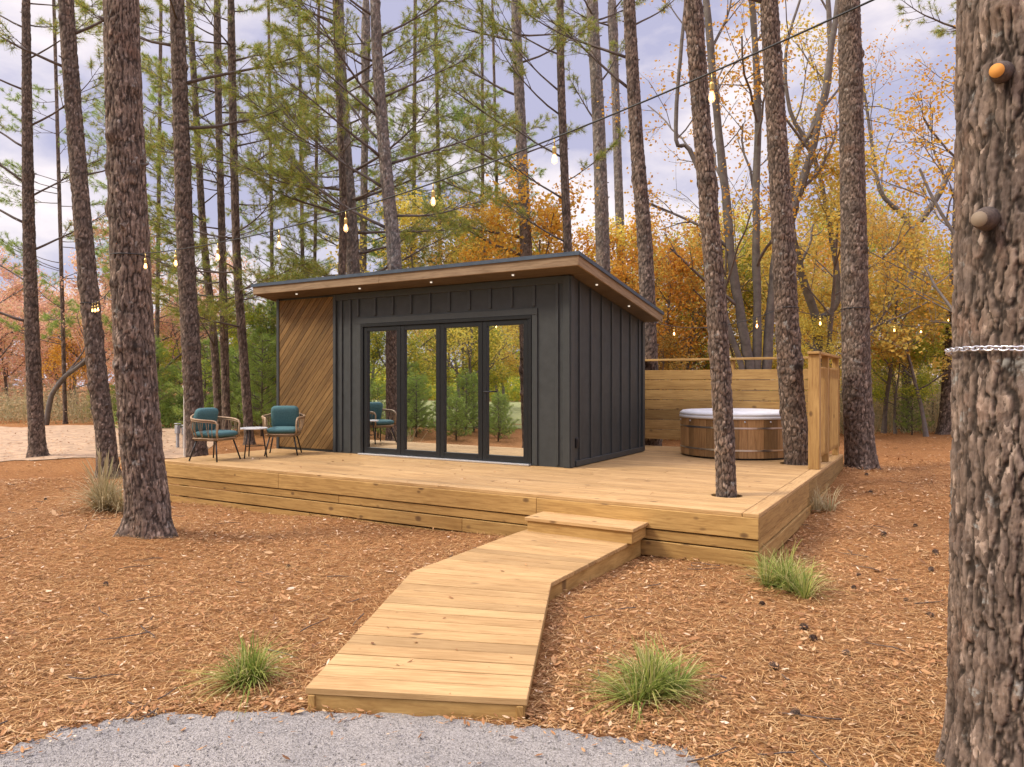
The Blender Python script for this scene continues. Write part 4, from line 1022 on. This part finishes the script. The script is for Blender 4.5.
# ------------------------------------------------------------------ utility pedestal, stake
up = at(181, 447, 18.3); up.z = gzf(up.x, up.y)
ut = thing('utility_pedestal', up, 'grey twin box utility pedestal standing on the pale dirt near the deck', 'utility box')
for s, h in ((-.085, .60), (.085, .56)):
    q = up + W(s, 0); mb = MB(); box(mb, (q.x, q.y, up.z + h * .32), (.06, .06, h * .66)); part('post', mb, PVC, ut, .005)
    mb = MB(); box(mb, (q.x, q.y, up.z + h * .78), (.12, .10, h * .36)); box(mb, (q.x, q.y, up.z + h + .012), (.14, .12, .025)); part('box', mb, PVC, ut, .012)
sp_ = at(184.5, 452, 16.2); sp_.z = gzf(sp_.x, sp_.y)
st_ = thing('marker_stake', sp_, 'thin pale upright stake beside the utility pedestal', 'stake')
mb = MB(); box(mb, (sp_.x, sp_.y, sp_.z + .75), (.042, .035, 1.6)); box(mb, (sp_.x, sp_.y, sp_.z + 1.57), (.075, .06, .05)); part('post', mb, PALEP, st_, .005)

# ------------------------------------------------------------------ grass tufts
def tuft(label, x, y, n, h, spread, seed, mat, w=(.003, .007), plumes=0, name='grass_tuft'):
    rng = np.random.default_rng(seed); V = []; F = []; nc = 5; C = rng.normal(0, spread * .20, (nc, 2)); HC = rng.uniform(.65, 1.15, nc); LC = rng.normal(0, .25, (nc, 2))
    for k in range(n):
        a = rng.uniform(0, 2 * np.pi); q = rng.integers(0, nc); r0 = rng.uniform(0, 1) ** .6 * spread * .16; lean = rng.uniform(.03, 1.0) ** .9 * spread; L = h * HC[q] * rng.uniform(.5, 1.2); ww0 = rng.uniform(*w); pl = k < plumes
        if pl: lean *= .45; L = h * rng.uniform(1.15, 1.5)
        b = np.array([C[q, 0] + math.cos(a) * r0, C[q, 1] + math.sin(a) * r0, -.01]); dv = np.array([math.cos(a) + LC[q, 0] * 1.3, math.sin(a) + LC[q, 1] * 1.3, 0]); sd = np.array([-dv[1], dv[0], 0]); sd /= np.linalg.norm(sd); sd *= ww0
        o = len(V); m = 6; dr = rng.uniform(.35, .95) if not pl else .2; kink = rng.normal(0, .10, 2) * L
        for i in range(m + 1):
            t = i / m; p = b + dv * lean * t ** 1.6 + np.array([kink[0] * t * t, kink[1] * t * t, L * (t - dr * (lean / max(spread, .01)) * t ** 2.2)]); p[2] = max(p[2], .006); wd_ = 1 - .85 * t
            if pl: wd_ = .25 if t < .6 else (1.5 if t < .9 else .4)
            V.append(p - sd * wd_); V.append(p + sd * wd_)
        for i in range(m): F.append((o + 2 * i, o + 2 * i + 1, o + 2 * i + 3, o + 2 * i + 2))
    o = link(name, mesh_np(name, np.array(V), np.array(F), mat)); o.location = (x, y, gzf(x, y)); return tag(o, label, 'grass')
g = gp(247, 682); tuft('green grass tuft in the straw beside the lower end of the boardwalk, near fallen leaves', g.x, g.y, 460, .26, .25, 1, GRASSM)
g = gp(650, 694); tuft('bright green grass tuft across the boardwalk, next to the gravel', g.x, g.y, 620, .30, .31, 2, GRASSM)
g = gp(788, 590); tuft('green grass tuft at the front corner of the deck', g.x, g.y, 600, .35, .36, 3, GRASSM)
g = gp(108, 505); tuft('dry straw-coloured grass clump at the foot of the leaning pine', g.x, g.y, 620, .62, .56, 4, DRYM, (.004, .009), 16)
g = at(822, 512, 8.9); tuft('wispy dry grass along the side of the deck', g.x, g.y, 120, .40, .42, 5, DRYM)

# ------------------------------------------------------------------ pine cones
def cone_mesh():
    mb = MB(); lathe(mb, (0, 0, 0), [(.006, -.03), (.018, -.02), (.021, 0), (.014, .022), (.004, .036)], 10)
    k = 0
    for ring in range(7):
        z = -.026 + ring * .0095; rr = .034 * math.sin(math.pi * (ring + 1.2) / 9)
        for j in range(9):
            a = 2 * math.pi * (j + .5 * (ring % 2)) / 9; c = Vector((math.cos(a), math.sin(a), 0)); t = Vector((-c.y, c.x, 0)); p = c * rr * .5 + Vector((0, 0, z)); q = c * (rr + .006) + Vector((0, 0, z + .010))
            mb.add([p - t * .006, q - t * .007, q + t * .007, p + t * .006, q + Vector((0, 0, -.006))], [(0, 1, 2, 3), (1, 4, 2)])
    me = mesh_of('pine_cone', mb, PINEC); return me
cm = cone_mesh(); rg = random.Random(4)
for (px, py) in ((45, 492), (105, 585), (100, 480), (858, 575), (853, 588), (775, 669), (794, 717), (931, 616), (936, 559), (866, 490), (932, 574), (870, 503), (805, 630), (951, 508), (812, 640), (762, 606), (288, 566), (495, 676), (883, 540), (905, 600), (845, 655), (915, 530)):
    p = gp(px, py); c = link('pine_cone', cm); s = rg.uniform(.5, .8); c.scale = (s, s, s); c.location = (p.x, p.y, gzf(p.x, p.y) + .022 * s); c.rotation_euler = (R(rg.uniform(60, 120)), 0, rg.uniform(0, 6))
    tag(c, 'small dark pine cone lying on the pine straw', 'pine cone', 'pine cones on the ground')

# ------------------------------------------------------------------ litter: straw, leaves, stones
nr = np.random.default_rng(77)
def in_poly(P, poly):
    x, y = P[:, 0], P[:, 1]; ins = np.zeros(len(P), bool); n = len(poly)
    for i in range(n):
        (x1, y1), (x2, y2) = poly[i], poly[(i + 1) % n]
        c = ((y1 > y) != (y2 > y)) & (x < (x2 - x1) * (y - y1) / (y2 - y1 + 1e-12) + x1); ins ^= c
    return ins
WALKPOLY = [WP['rb'], WP['rm'], WP['rf'], WP['lf'], WP['lm'], WP['lb']]
GRAVPOLY = [(v.x, v.y) for v in _gpoly]
def scatter(n, dmin, dmax, pw=1.0):
    d = dmin + (dmax - dmin) * nr.random(n) ** pw; r = d * nr.uniform(-.80, .80, n); P = np.stack([CA * r - SA * d, SA * r + CA * d], 1)
    bad = in_poly(P, WALKPOLY) | ((P[:, 0] > KX0) & (P[:, 0] < KX1 + .03) & (P[:, 1] > KY0 - .03) & (P[:, 1] < KY1))
    return P[~bad]
P = scatter(150000, 2.6, 13, 1.15); P = P[~in_poly(P, GRAVPOLY)]; n = len(P)
a = nr.uniform(0, 2 * np.pi, n); L = nr.uniform(.03, .11, n) ; tilt = nr.normal(0, .10, n); dv = np.stack([np.cos(a), np.sin(a), tilt], 1) * (L / 2)[:, None]; sd = np.stack([-np.sin(a), np.cos(a), 0 * a], 1) * nr.uniform(.0010, .0022, n)[:, None]
Cn = np.column_stack([P, gz(P[:, 0], P[:, 1]) + nr.uniform(.004, .024, n)]); V = np.empty((n * 4, 3)); V[0::4] = Cn - dv - sd; V[1::4] = Cn - dv + sd; V[2::4] = Cn + dv + sd; V[3::4] = Cn + dv - sd
tag(link('pine_straw', mesh_np('pine_straw', V, np.arange(n * 4).reshape(-1, 4), STRAW)), 'reddish pine straw covering the ground', None, None, 'stuff')
P = np.concatenate([scatter(100000, 2.6, 13, 1.15), scatter(18000, 12, 24, 1.0)])
pt_ = .5 + .28 * np.sin(P[:, 0] * 1.9 + 1.7 * np.sin(P[:, 1] * 1.3)) + .22 * np.sin(P[:, 1] * 3.1 + P[:, 0] * 2.3 + 1) + .15 * np.sin(P[:, 0] * 6.1 - P[:, 1] * 4.7); P = P[nr.random(len(P)) < np.clip(.22 + pt_, .15, 1)]; ig = in_poly(P, GRAVPOLY); P = P[~ig | (nr.random(len(P)) < .02)]
E = np.array(GRAVEL_EDGE)[8:92]; k = nr.integers(0, len(E), 1300); Q = E[k] + nr.normal(0, .09, (1300, 2)) + np.array([CA * 0 - SA * .08, CA * .08]); Q = Q[~in_poly(Q, WALKPOLY)]; P = np.concatenate([P, Q])
B_ = np.column_stack([nr.uniform(KX0, KX1, 170), nr.uniform(KY0, CY0 - .1, 170)]); B2 = np.column_stack([nr.uniform(-3.4, -1.9, 90), nr.uniform(2.9, 6.1, 90)]); B2 = B2[in_poly(B2, WALKPOLY)]
P = np.concatenate([P, B_, B2]); nb_ = len(B_) + len(B2)
n = len(P); a = nr.uniform(0, 2 * np.pi, n); dep_ = -SA * P[:, 0] + CA * P[:, 1]; L = (.006 + .020 * nr.random(n) ** 2.2) * np.clip(.72 + dep_ / 15, .9, 2) * (1 + .9 * (nr.random(n) > .972)); L = np.where(dep_ < 4, np.minimum(L, .026), L); wd = L * nr.uniform(.22, .42, n)
c, s = np.cos(a), np.sin(a); z = gz(P[:, 0], P[:, 1]) + nr.uniform(.012, .034, n); z[-nb_:-len(B2)] = DZ + .004; z[-len(B2):] = [wz(x_, y_) + .004 for x_, y_ in B2]; tx, ty = nr.normal(0, .22, n), nr.normal(0, .22, n); V = np.empty((n * 6, 3)); fold = nr.uniform(-.1, .5, n)
for i, (uu, vv, zz) in enumerate(((-1, 0, 0), (-.3, 1, 1), (.45, .8, 1), (1, 0, 0), (.45, -.8, 1), (-.3, -1, 1))):
    lx, ly = uu * L, vv * wd; V[i::6, 0] = P[:, 0] + c * lx - s * ly; V[i::6, 1] = P[:, 1] + s * lx + c * ly; V[i::6, 2] = z + tx * lx + ty * ly + zz * fold * wd + (.12 * L if abs(uu) == 1 else 0)
b = np.arange(n) * 6; F = np.concatenate([np.stack([b, b + 1, b + 2, b + 3], 1), np.stack([b, b + 3, b + 4, b + 5], 1)])
tw = MB(); rg = random.Random(12)
for p_ in scatter(150, 3.0, 13, 1.0):
    if in_poly(np.array([p_]), GRAVPOLY)[0]: continue
    a_ = rg.uniform(0, 6.28); l_ = rg.uniform(.08, .32); q_ = [Vector((p_[0] + math.cos(a_) * l_ * (t - .5) + rg.gauss(0, .008), p_[1] + math.sin(a_) * l_ * (t - .5) + rg.gauss(0, .008), gzf(*p_) + .02 + rg.uniform(0, .012))) for t in (0, .35, .7, 1)]
    tube(tw, q_, [.0042, .0038, .003, .0018], 5)
tag(link('fallen_twigs', mesh_of('fallen_twigs', tw, KNOTC)), 'small dark twigs lying in the pine straw', None, None, 'stuff')
tag(link('fallen_leaves', mesh_np('fallen_leaves', V, F, FALL)), 'dry tan and russet leaves scattered over the straw', None, None, 'stuff')
P = scatter(60000, 2.4, 4.4, 1.0); P = P[in_poly(P + nr.normal(0, .035, P.shape), GRAVPOLY)]; n = len(P); sz = nr.uniform(.0018, .0048, n) * (1 + 1.2 * (nr.random(n) > .97)); O = np.array([(1, 0, 0), (-1, 0, 0), (0, 1, 0), (0, -1, 0), (0, 0, 1), (0, 0, -1)], float)
V = (O[None] * nr.uniform(.5, 1.3, (n, 6, 1)) + nr.normal(0, .2, (n, 6, 3))) * sz[:, None, None]; V += np.column_stack([P, gz(P[:, 0], P[:, 1]) + .008 + sz * .3])[:, None, :]
F0_ = np.array([(0, 2, 4), (2, 1, 4), (1, 3, 4), (3, 0, 4), (2, 0, 5), (1, 2, 5), (3, 1, 5), (0, 3, 5)]); F = (F0_[None] + (np.arange(n) * 6)[:, None, None]).reshape(-1, 3)
tag(link('gravel', mesh_np('gravel', V.reshape(-1, 3), F, STONEM)), 'loose grey crushed stone on the drive', None, None, 'stuff')

# ------------------------------------------------------------------ autumn trees
def grow(mb, leafpts, p, d, L, r, depth, rng, maxd, wander=.16, up=.03, seg=5, spread=.75, kids=(3, 5), leaf_depth=2):
    n = 5 if depth < 2 else 3; pts = [p.copy()]; rad = [r]; q = p.copy(); d = d.normalized(); r_end = r * (.55 if depth < maxd else .3)
    for k in range(n):
        d = (d + unit(rng) * wander + Vector((0, 0, up))).normalized(); q = q + d * (L / n); pts.append(q.copy()); rad.append(r + (r_end - r) * (k + 1) / n)
    tube(mb, pts, rad, seg if depth == 0 else (5 if depth == 1 else 3), False)
    if depth >= leaf_depth:
        for k in range(1, n + 1): leafpts.append(pts[k]); leafpts.append(pts[k - 1].lerp(pts[k], .5))
    if depth < maxd:
        nk = rng.randint(*kids)
        for j in range(nk):
            t = (.35 if depth else .38) + (.65 if depth else .62) * (j + rng.random()) / nk; i = min(n - 1, int(t * n)); a = pts[i].lerp(pts[i + 1], t * n - i)
            ax = (pts[i + 1] - pts[i]).normalized(); v = unit(rng); v = (v - ax * v.dot(ax)).normalized()
            grow(mb, leafpts, a, ax * rng.uniform(.45, 1) + v * spread + Vector((0, 0, .12)), L * rng.uniform(.38, .62), max(.006, rad[i] * rng.uniform(.42, .62)), depth + 1, rng, maxd, wander * 1.15, up, seg, spread, kids, leaf_depth)
    return pts
def autumn_meshes(seed, H, r, leafmat_, maxd=3, kids=(4, 6), per=5, size=(.08, .14), trunkL=.72, wood_=None, jit=.17):
    rng = random.Random(seed); tb = MB(); lb = MB(); lp = []
    # trunk as its own mesh: grow only the stem, then its limbs
    pts = [Vector((0, 0, -.1))]; d = Vector((rng.uniform(-.08, .08), rng.uniform(-.08, .08), 1)); n = 9
    for k in range(n): d = (d + unit(rng) * .10 + Vector((0, 0, .05))).normalized(); pts.append(pts[-1] + d * H * trunkL / n)
    rad = [r * (1 - .72 * k / n) for k in range(n + 1)]; rad[0] *= 1.35; tube(tb, pts, rad, 9, False)
    m = rng.randint(9, 12)
    for j in range(m):
        t = .24 + .76 * (j + rng.random() * .8) / m; t = min(t, .999); i = int(t * n); a = pts[i].lerp(pts[i + 1], t * n - i); az = j * 2.4 + rng.uniform(-.5, .5)
        v = Vector((math.cos(az), math.sin(az), rng.uniform(.25, 1.0) if t < .8 else rng.uniform(.8, 1.6)))
        grow(lb, lp, a, v, H * rng.uniform(.20, .34) * (1.15 - .5 * t), rad[i] * rng.uniform(.4, .6), 1, rng, maxd, .2, .04, 5, .8, kids, 2)
    V, F = leaf_arrays(lp, seed, per, jit, size)
    w = wood_ or TWIGG
    return mesh_of('trunk', tb, w), mesh_of('crown', lb, w), mesh_np('foliage', V, F, leafmat_)
KINDS = {
 'yellow': ('slender yellow-leaved autumn tree in the woods round the cabin', 'yellow trees in the woods', [autumn_meshes(101, 9, .09, LY, per=3), autumn_meshes(102, 8, .075, LY, per=4), autumn_meshes(111, 6.5, .07, LY, per=3)]),
 'orange': ('orange-leaved autumn tree in the woods round the cabin', 'orange trees in the woods', [autumn_meshes(103, 8.5, .09, LO, per=4), autumn_meshes(104, 7.5, .075, LO, per=3), autumn_meshes(112, 9, .10, LO, per=2, size=(.05, .085))]),
 'lime': ('yellow-green leafy tree in the woods round the cabin', 'yellow-green trees in the woods', [autumn_meshes(105, 9, .11, LG), autumn_meshes(106, 7.5, .09, LG)]),
 'bare': ('thin nearly leafless tree in the woods behind the hot tub', 'nearly leafless trees behind the hot tub', [autumn_meshes(121, 9, .065, LY, maxd=2, per=1, size=(.06, .10), wood_=TWIG), autumn_meshes(122, 10, .075, LO, maxd=2, per=1, size=(.06, .10), wood_=TWIGG)]),
 'rust': ('rust-pink autumn tree beyond the pale dirt clearing', 'rust-pink trees beyond the clearing', [autumn_meshes(107, 9, .12, LP), autumn_meshes(108, 7.5, .10, LP)]),
 'green': ('leafy green tree deeper in the woods', 'green trees deeper in the woods', [autumn_meshes(109, 9, .12, LD), autumn_meshes(110, 8, .10, LD)]),
}
def put_tree(kind, x, y, s, rz, label=None, group=True, var=None, sz=1.0, rng=random.Random(1)):
    lab, grp, vs = KINDS[kind]; tm, lm, fm = vs[rng.randrange(2) if var is None else var]
    t = thing('autumn_tree', (x, y, gzf(x, y)), label or lab, 'tree', grp if label is None else None); t.rotation_euler.z = rz; t.scale = (s, s, s * sz)
    link('trunk', tm, t); c_ = link('crown', lm, t); link('foliage', fm, c_); return t
rg = random.Random(19)
def belt(n, px0, px1, d0, d1, kinds, smin=.8, smax=1.25, pw=1.0):
    for k in range(n):
        d = d0 + (d1 - d0) * rg.random() ** pw; px = px0 + (px1 - px0) * (k + rg.random()) / n; p = W((px - 512) / FPX * d, d)
        put_tree(rg.choice(kinds), p.x, p.y, rg.uniform(smin, smax), rg.uniform(0, 6.28))
belt(7, 640, 990, 18.5, 23, ('yellow', 'lime', 'orange', 'yellow'), .62, .95)
belt(8, 600, 1120, 24, 32, ('yellow', 'orange', 'lime', 'yellow'), .85, 1.15)
belt(10, 560, 1250, 33, 46, ('yellow', 'orange', 'lime', 'lime'), 1.0, 1.3)
belt(8, 395, 665, 18.5, 25, ('orange', 'yellow', 'yellow', 'lime'), .8, 1.05)
belt(15, 640, 1010, 18, 34, ('bare',), .8, 1.2)
belt(8, 250, 620, 26, 38, ('lime', 'orange', 'green', 'yellow'), .7, 1.0)
belt(18, -260, 200, 29, 44, ('rust',), .75, 1.1)
belt(5, -200, 180, 32, 44, ('orange', 'lime'), .6, .8)
belt(8, 150, 330, 27, 36, ('lime', 'lime', 'green', 'lime'), .55, .8)
belt(9, 640, 1010, 18, 24, ('yellow', 'lime', 'yellow'), .3, .5)
# seen only as reflections in the door glass: the woods across the lawn
for k in range(15):
    x = -44 + 44 * (k + rg.random()) / 15; y = rg.uniform(-30, -14); put_tree(rg.choice(('lime', 'lime', 'yellow', 'green', 'yellow')), x, y, rg.uniform(.85, 1.35), rg.uniform(0, 6.28))
for (x, y, kd, sc_) in ((-14.2, -3.0, 'yellow', .75), (-16.8, -6.5, 'lime', .8), (-18.9, -2.6, 'green', .62), (-19.5, -9, 'yellow', .95), (-22.5, -5.0, 'lime', .8), (-25.5, -8, 'lime', 1.0), (-27.5, -2.5, 'yellow', .8), (-12.2, -8, 'lime', .8), (-31, -6, 'yellow', .9), (-15.0, -4.6, 'lime', .7), (-17.6, -4.2, 'lime', .75), (-12.6, -5.5, 'yellow', .7), (-16.0, -12, 'yellow', 1.0), (-22, -13, 'lime', 1.1)):
    put_tree(kd, x, y, sc_, x * 3.1)
# sparse orange tree close by the chained pine, reaching over the gap beside it
p = W(5.9, 9.6); put_tree('orange', W(9.0, 13.2)[0], W(9.0, 13.2)[1], 1.15, 2.2, 'thinly leaved orange tree reaching out behind the chained pine', var=2)

# multi-stemmed and forked grey hardwoods
def hardwood(label, d, stems, seed, leaf=None, per=2):
    """stems: list of (pixel path, r0, r1, limb list)"""
    rng = random.Random(seed); b = at(*stems[0][0][0], d); loc = Vector((b.x, b.y, gzf(b.x, b.y))); root = thing('hardwood_tree', loc, label, 'tree')
    lb = MB(); lp = []
    for path, r0, r1, nl in stems:
        dd = d; pts = [at(px, py, d) - loc for px, py in path]; tb = MB(); rad = [r0 + (r1 - r0) * k / (len(pts) - 1) for k in range(len(pts))]
        Q = []; RR = []
        for k in range(len(pts) - 1):
            for j in range(4):
                t = j / 4; p0, p1, p2, p3 = pts[max(0, k - 1)], pts[k], pts[k + 1], pts[min(len(pts) - 1, k + 2)]
                Q.append(.5 * ((2 * p1) + (p2 - p0) * t + (2 * p0 - 5 * p1 + 4 * p2 - p3) * t * t + (3 * p1 - p0 - 3 * p2 + p3) * t ** 3) + unit(rng) * r0 * .12); RR.append((rad[k] + (rad[k + 1] - rad[k]) * t) * rng.uniform(.93, 1.07))
        Q.append(pts[-1]); RR.append(rad[-1]); tube(tb, Q, RR, 10, False); link('trunk', mesh_of('trunk', tb, HARDB), root)
        for j in range(nl):
            t = .4 + .6 * (j + rng.random()) / nl; i = min(len(Q) - 2, int(t * (len(Q) - 1))); ax = (Q[i + 1] - Q[i]).normalized(); v = unit(rng); v = (v - ax * v.dot(ax)).normalized()
            grow(lb, lp, Q[i], ax * .8 + v * .8 + Vector((0, 0, .3)), rng.uniform(1.4, 2.8), RR[i] * .45, 1, rng, 3, .24, .05, 5, .8, (3, 4), 2)
    if lb.v: c_ = link('crown', mesh_of('crown', lb, TWIGG), root)
    if leaf and lp: V, F = leaf_arrays(lp, seed, per, .15, (.06, .11)); link('foliage', mesh_np('foliage', V, F, leaf), c_)
    return root
HARDB = plain('hardwood_bark', (.135, .115, .095), .95, 0, .35, 6, .6)
hardwood('grey many-stemmed hardwood fanning out behind the plank fence', 17,
    [([(755, 440), (752, 380), (745, 340), (733, 270), (725, 190), (716, 110), (706, 0)], .13, .08, 5), ([(757, 440), (757, 370), (757, 290), (756, 200), (758, 100), (752, 0)], .11, .07, 5),
     ([(760, 440), (766, 375), (772, 300), (779, 240), (800, 190), (822, 110), (838, 0)], .125, .065, 7), ([(751, 440), (741, 365), (731, 335), (722, 300), (714, 220), (690, 150), (676, 140), (680, 60), (686, 0)], .075, .04, 4)], 201, LO, 2)
hardwood('pale forked hardwood with a long limb reaching up beside the chained pine', 21.5,
    [([(906, 438), (907, 370), (911, 290), (914, 245), (909, 228)], .15, .10, 0), ([(910, 232), (925, 215), (945, 182), (958, 150), (975, 100)], .11, .05, 4), ([(910, 232), (903, 215), (880, 190), (870, 130), (860, 60)], .09, .03, 4)], 202, LO, 2)
hardwood('bare crooked grey hardwood tangled between the hot tub pine and the screen pine', 18.5,
    [([(820, 440), (818, 380), (816, 320), (800, 270), (790, 210), (798, 150), (812, 130), (830, 70), (828, 0)], .13, .06, 6), ([(816, 320), (838, 300), (832, 240), (815, 160), (790, 110), (786, 50), (800, 0)], .08, .03, 5)], 203, LY, 2)
hardwood('young crooked hardwood leaning over the dirt clearing', 28, [([(46, 428), (52, 395), (66, 376), (84, 362), (104, 335)], .11, .05, 6)], 204, LP, 3)

_px = depth_of(-12.35, 3.0); _r = CA * -12.35 + SA * 3.0
pine('pine_tree', 'pine left of the deck, seen only mirrored in the first door pane', _px, [(512 + FPX * _r / _px, 520), (508 + FPX * _r / _px, 300), (504 + FPX * _r / _px, 0)], .165, .13, 91, 15, BARKD, 40, .04, .012, .07, .16, crown=(8, 1, 8))
# slender background pines behind the cabin and the chairs
rg = random.Random(29)
for k in range(9):
    d = rg.uniform(22, 31); px = (158, 268, 300, 318, 412, 444, 478, 502, 64)[k] + rg.uniform(-6, 6); lean = rg.uniform(-12, 8)
    lm = [(rg.uniform(2.8, 11.5), rg.uniform(0, 360), rg.uniform(1.4, 3.0), rg.uniform(-.1, .4)) for _ in range(28)]
    pine('slender_pine', 'slender needle-hung pine in the woods behind the cabin and chairs', d, [(px, 436), (px + lean * .4, 250), (px + lean, 0)], rg.uniform(.07, .10), rg.uniform(.045, .07), 300 + k, 14, BARKD, 14, .12, .006, .1, .25, limbs=lm, crown=(11, 1, 5), knots=2, stubs=0, group='slender pines behind the cabin', need=NEED if k % 2 else NEEDG, per=30)
# bushy young evergreens behind the chairs
def bush_meshes(seed, h, w):
    rng = random.Random(seed); mb = MB(); tf = []; tube(mb, [(0, 0, -.05), (rng.uniform(-.05, .05), 0, h * .5), (0, rng.uniform(-.1, .1), h * .95)], [.05, .03, .008], 6)
    for k in range(46):
        z = h * (.04 + .9 * k / 46); az = k * 2.4; L = w * (1.0 - .75 * (z / h)) * rng.uniform(.7, 1.15); v = Vector((math.cos(az), math.sin(az), rng.uniform(.1, .6)))
        limb(mb, tf, Vector((0, 0, z)), v, L, .014, rng, 1.1, bare=.1)
    V, F = needle_arrays(tf, seed, 22, (.10, .2), .009); return mesh_of('stem', mb, TWIG), mesh_np('foliage', V, F, NEEDG)
BV = [bush_meshes(401, 3.2, 1.3), bush_meshes(402, 2.6, 1.2)]
for k, (px, d, s) in enumerate(((205, 23, 1.0), (238, 24, 1.05), (262, 22, 1.0), (180, 27, .9), (150, 26, 1.0), (118, 29, .6), (252, 26, .9), (225, 28, 1.2), (268, 27, 1.2), (95, 31, .5))):
    p = W((px - 512) / FPX * d, d); t = thing('evergreen_bush', (p.x, p.y, gzf(p.x, p.y)), 'bushy light green young evergreen in the thicket behind the chairs', 'bush', 'young evergreens behind the chairs'); t.scale = (s, s, s); t.rotation_euler.z = k * 1.3
    link('stem', BV[k % 2][0], t); link('foliage', BV[k % 2][1], t)
for k, (x, y, s) in enumerate(((-10.6, .6, .42), (-11.6, 1.2, .46), (-12.5, .5, .5), (-13.4, 1.6, .5), (-14.6, 1.0, .52), (-11.3, -.6, .5), (-15.2, 2.2, .5), (-9.8, -.4, .42), (-13.7, .3, .6), (-14.7, -.7, .7), (-12.7, -.9, .62), (-13.3, -2.2, .7), (-15.6, -1.6, .75), (-15.9, .9, .6), (-17.4, -1.2, .75), (-19.5, -2.2, .8))):
    t = thing('evergreen_bush', (x, y, gzf(x, y)), 'bushy green young evergreen at the lawn edge, mirrored in the door glass', 'bush', 'young evergreens at the lawn edge'); t.scale = (s, s, s); link('stem', BV[k % 2][0], t); link('foliage', BV[k % 2][1], t)
p = W((912 - 512) / FPX * 19.6, 19.6); t = thing('evergreen_bush', (p.x, p.y, gzf(p.x, p.y)), 'small green young pine at the foot of the forked pale hardwood', 'bush'); t.scale = (.42, .42, .42); link('stem', BV[0][0], t); link('foliage', BV[0][1], t)

# undergrowth and distant woods: masses nobody could count
def brush(name, label, n, px0, px1, d0, d1, h, mat, size, seed, stems=0, floor=0.0, grp=None):
    r_ = np.random.default_rng(seed); m = max(1, n // 60); d = r_.uniform(d0, d1, m); px = r_.uniform(px0, px1, m); r = (px - 512) / FPX * d
    cx, cy = CA * r - SA * d, SA * r + CA * d; hh = h * r_.uniform(.45, 1.1, m); k = r_.integers(0, m, n); sc = hh[k]
    P = np.column_stack([cx[k] + r_.normal(0, .30, n) * np.minimum(sc, 3), cy[k] + r_.normal(0, .30, n) * np.minimum(sc, 3), floor + sc * np.abs(r_.beta(1.4, 1.6, n))]); P[:, 2] += gz(P[:, 0], P[:, 1])
    V, F = leaf_arrays(P, seed, 1, .0, size)
    if stems:
        q = r_.integers(0, m, stems); b = np.column_stack([cx[q] + r_.normal(0, .25, stems), cy[q] + r_.normal(0, .25, stems)]); z = gz(b[:, 0], b[:, 1]); t = np.column_stack([b + r_.normal(0, .35, (stems, 2)), z + hh[q] * r_.uniform(.6, 1.2, stems)]); b = np.column_stack([b, z]); w = .009
        s = np.column_stack([np.full(stems, CA), np.full(stems, SA), np.zeros(stems)]) * w; V2 = np.empty((stems * 4, 3)); V2[0::4] = b - s; V2[1::4] = b + s; V2[2::4] = t + s * .3; V2[3::4] = t - s * .3
        F = np.concatenate([F, np.arange(stems * 4).reshape(-1, 4) + len(V)]); V = np.concatenate([V, V2])
    tag(link(name, mesh_np(name, V, F, mat)), label, None, None, 'stuff')
brush('undergrowth', 'tan and olive brush along the foot of the woods', 46000, 640, 1100, 20.5, 31, 1.7, BRUSH, (.05, .11), 501, 6000)
brush('undergrowth', 'green brush below the trees past the cabin end', 30000, 120, 640, 25.5, 34, 1.3, LD, (.06, .13), 502, 1500)
brush('distant_woods', 'distant yellow and olive woods behind the deck', 42000, 420, 1500, 46, 66, 6.5, WOODSM, (.22, .42), 503, 1500)
brush('undergrowth', 'olive and tan brush beyond the dirt clearing', 16000, -260, 140, 28.5, 35, 1.5, BRUSH, (.06, .13), 505, 1800)
brush('distant_woods', 'distant pale rust woods beyond the dirt clearing', 36000, -700, 330, 46, 62, 7.5, WOODSP, (.22, .42), 504, 900)
r_ = np.random.default_rng(9)
P = np.column_stack([r_.uniform(-60, 12, 42000), -34 - r_.uniform(0, 12, 42000), 3.6 * r_.beta(1.1, 1.7, 42000)]); V, F = leaf_arrays(P, 9, 1, .4, (.25, .45)); tag(link('distant_woods', mesh_np('distant_woods', V, F, LG)), 'distant yellow-green woods across the lawn, mirrored in the door glass', None, None, 'stuff')
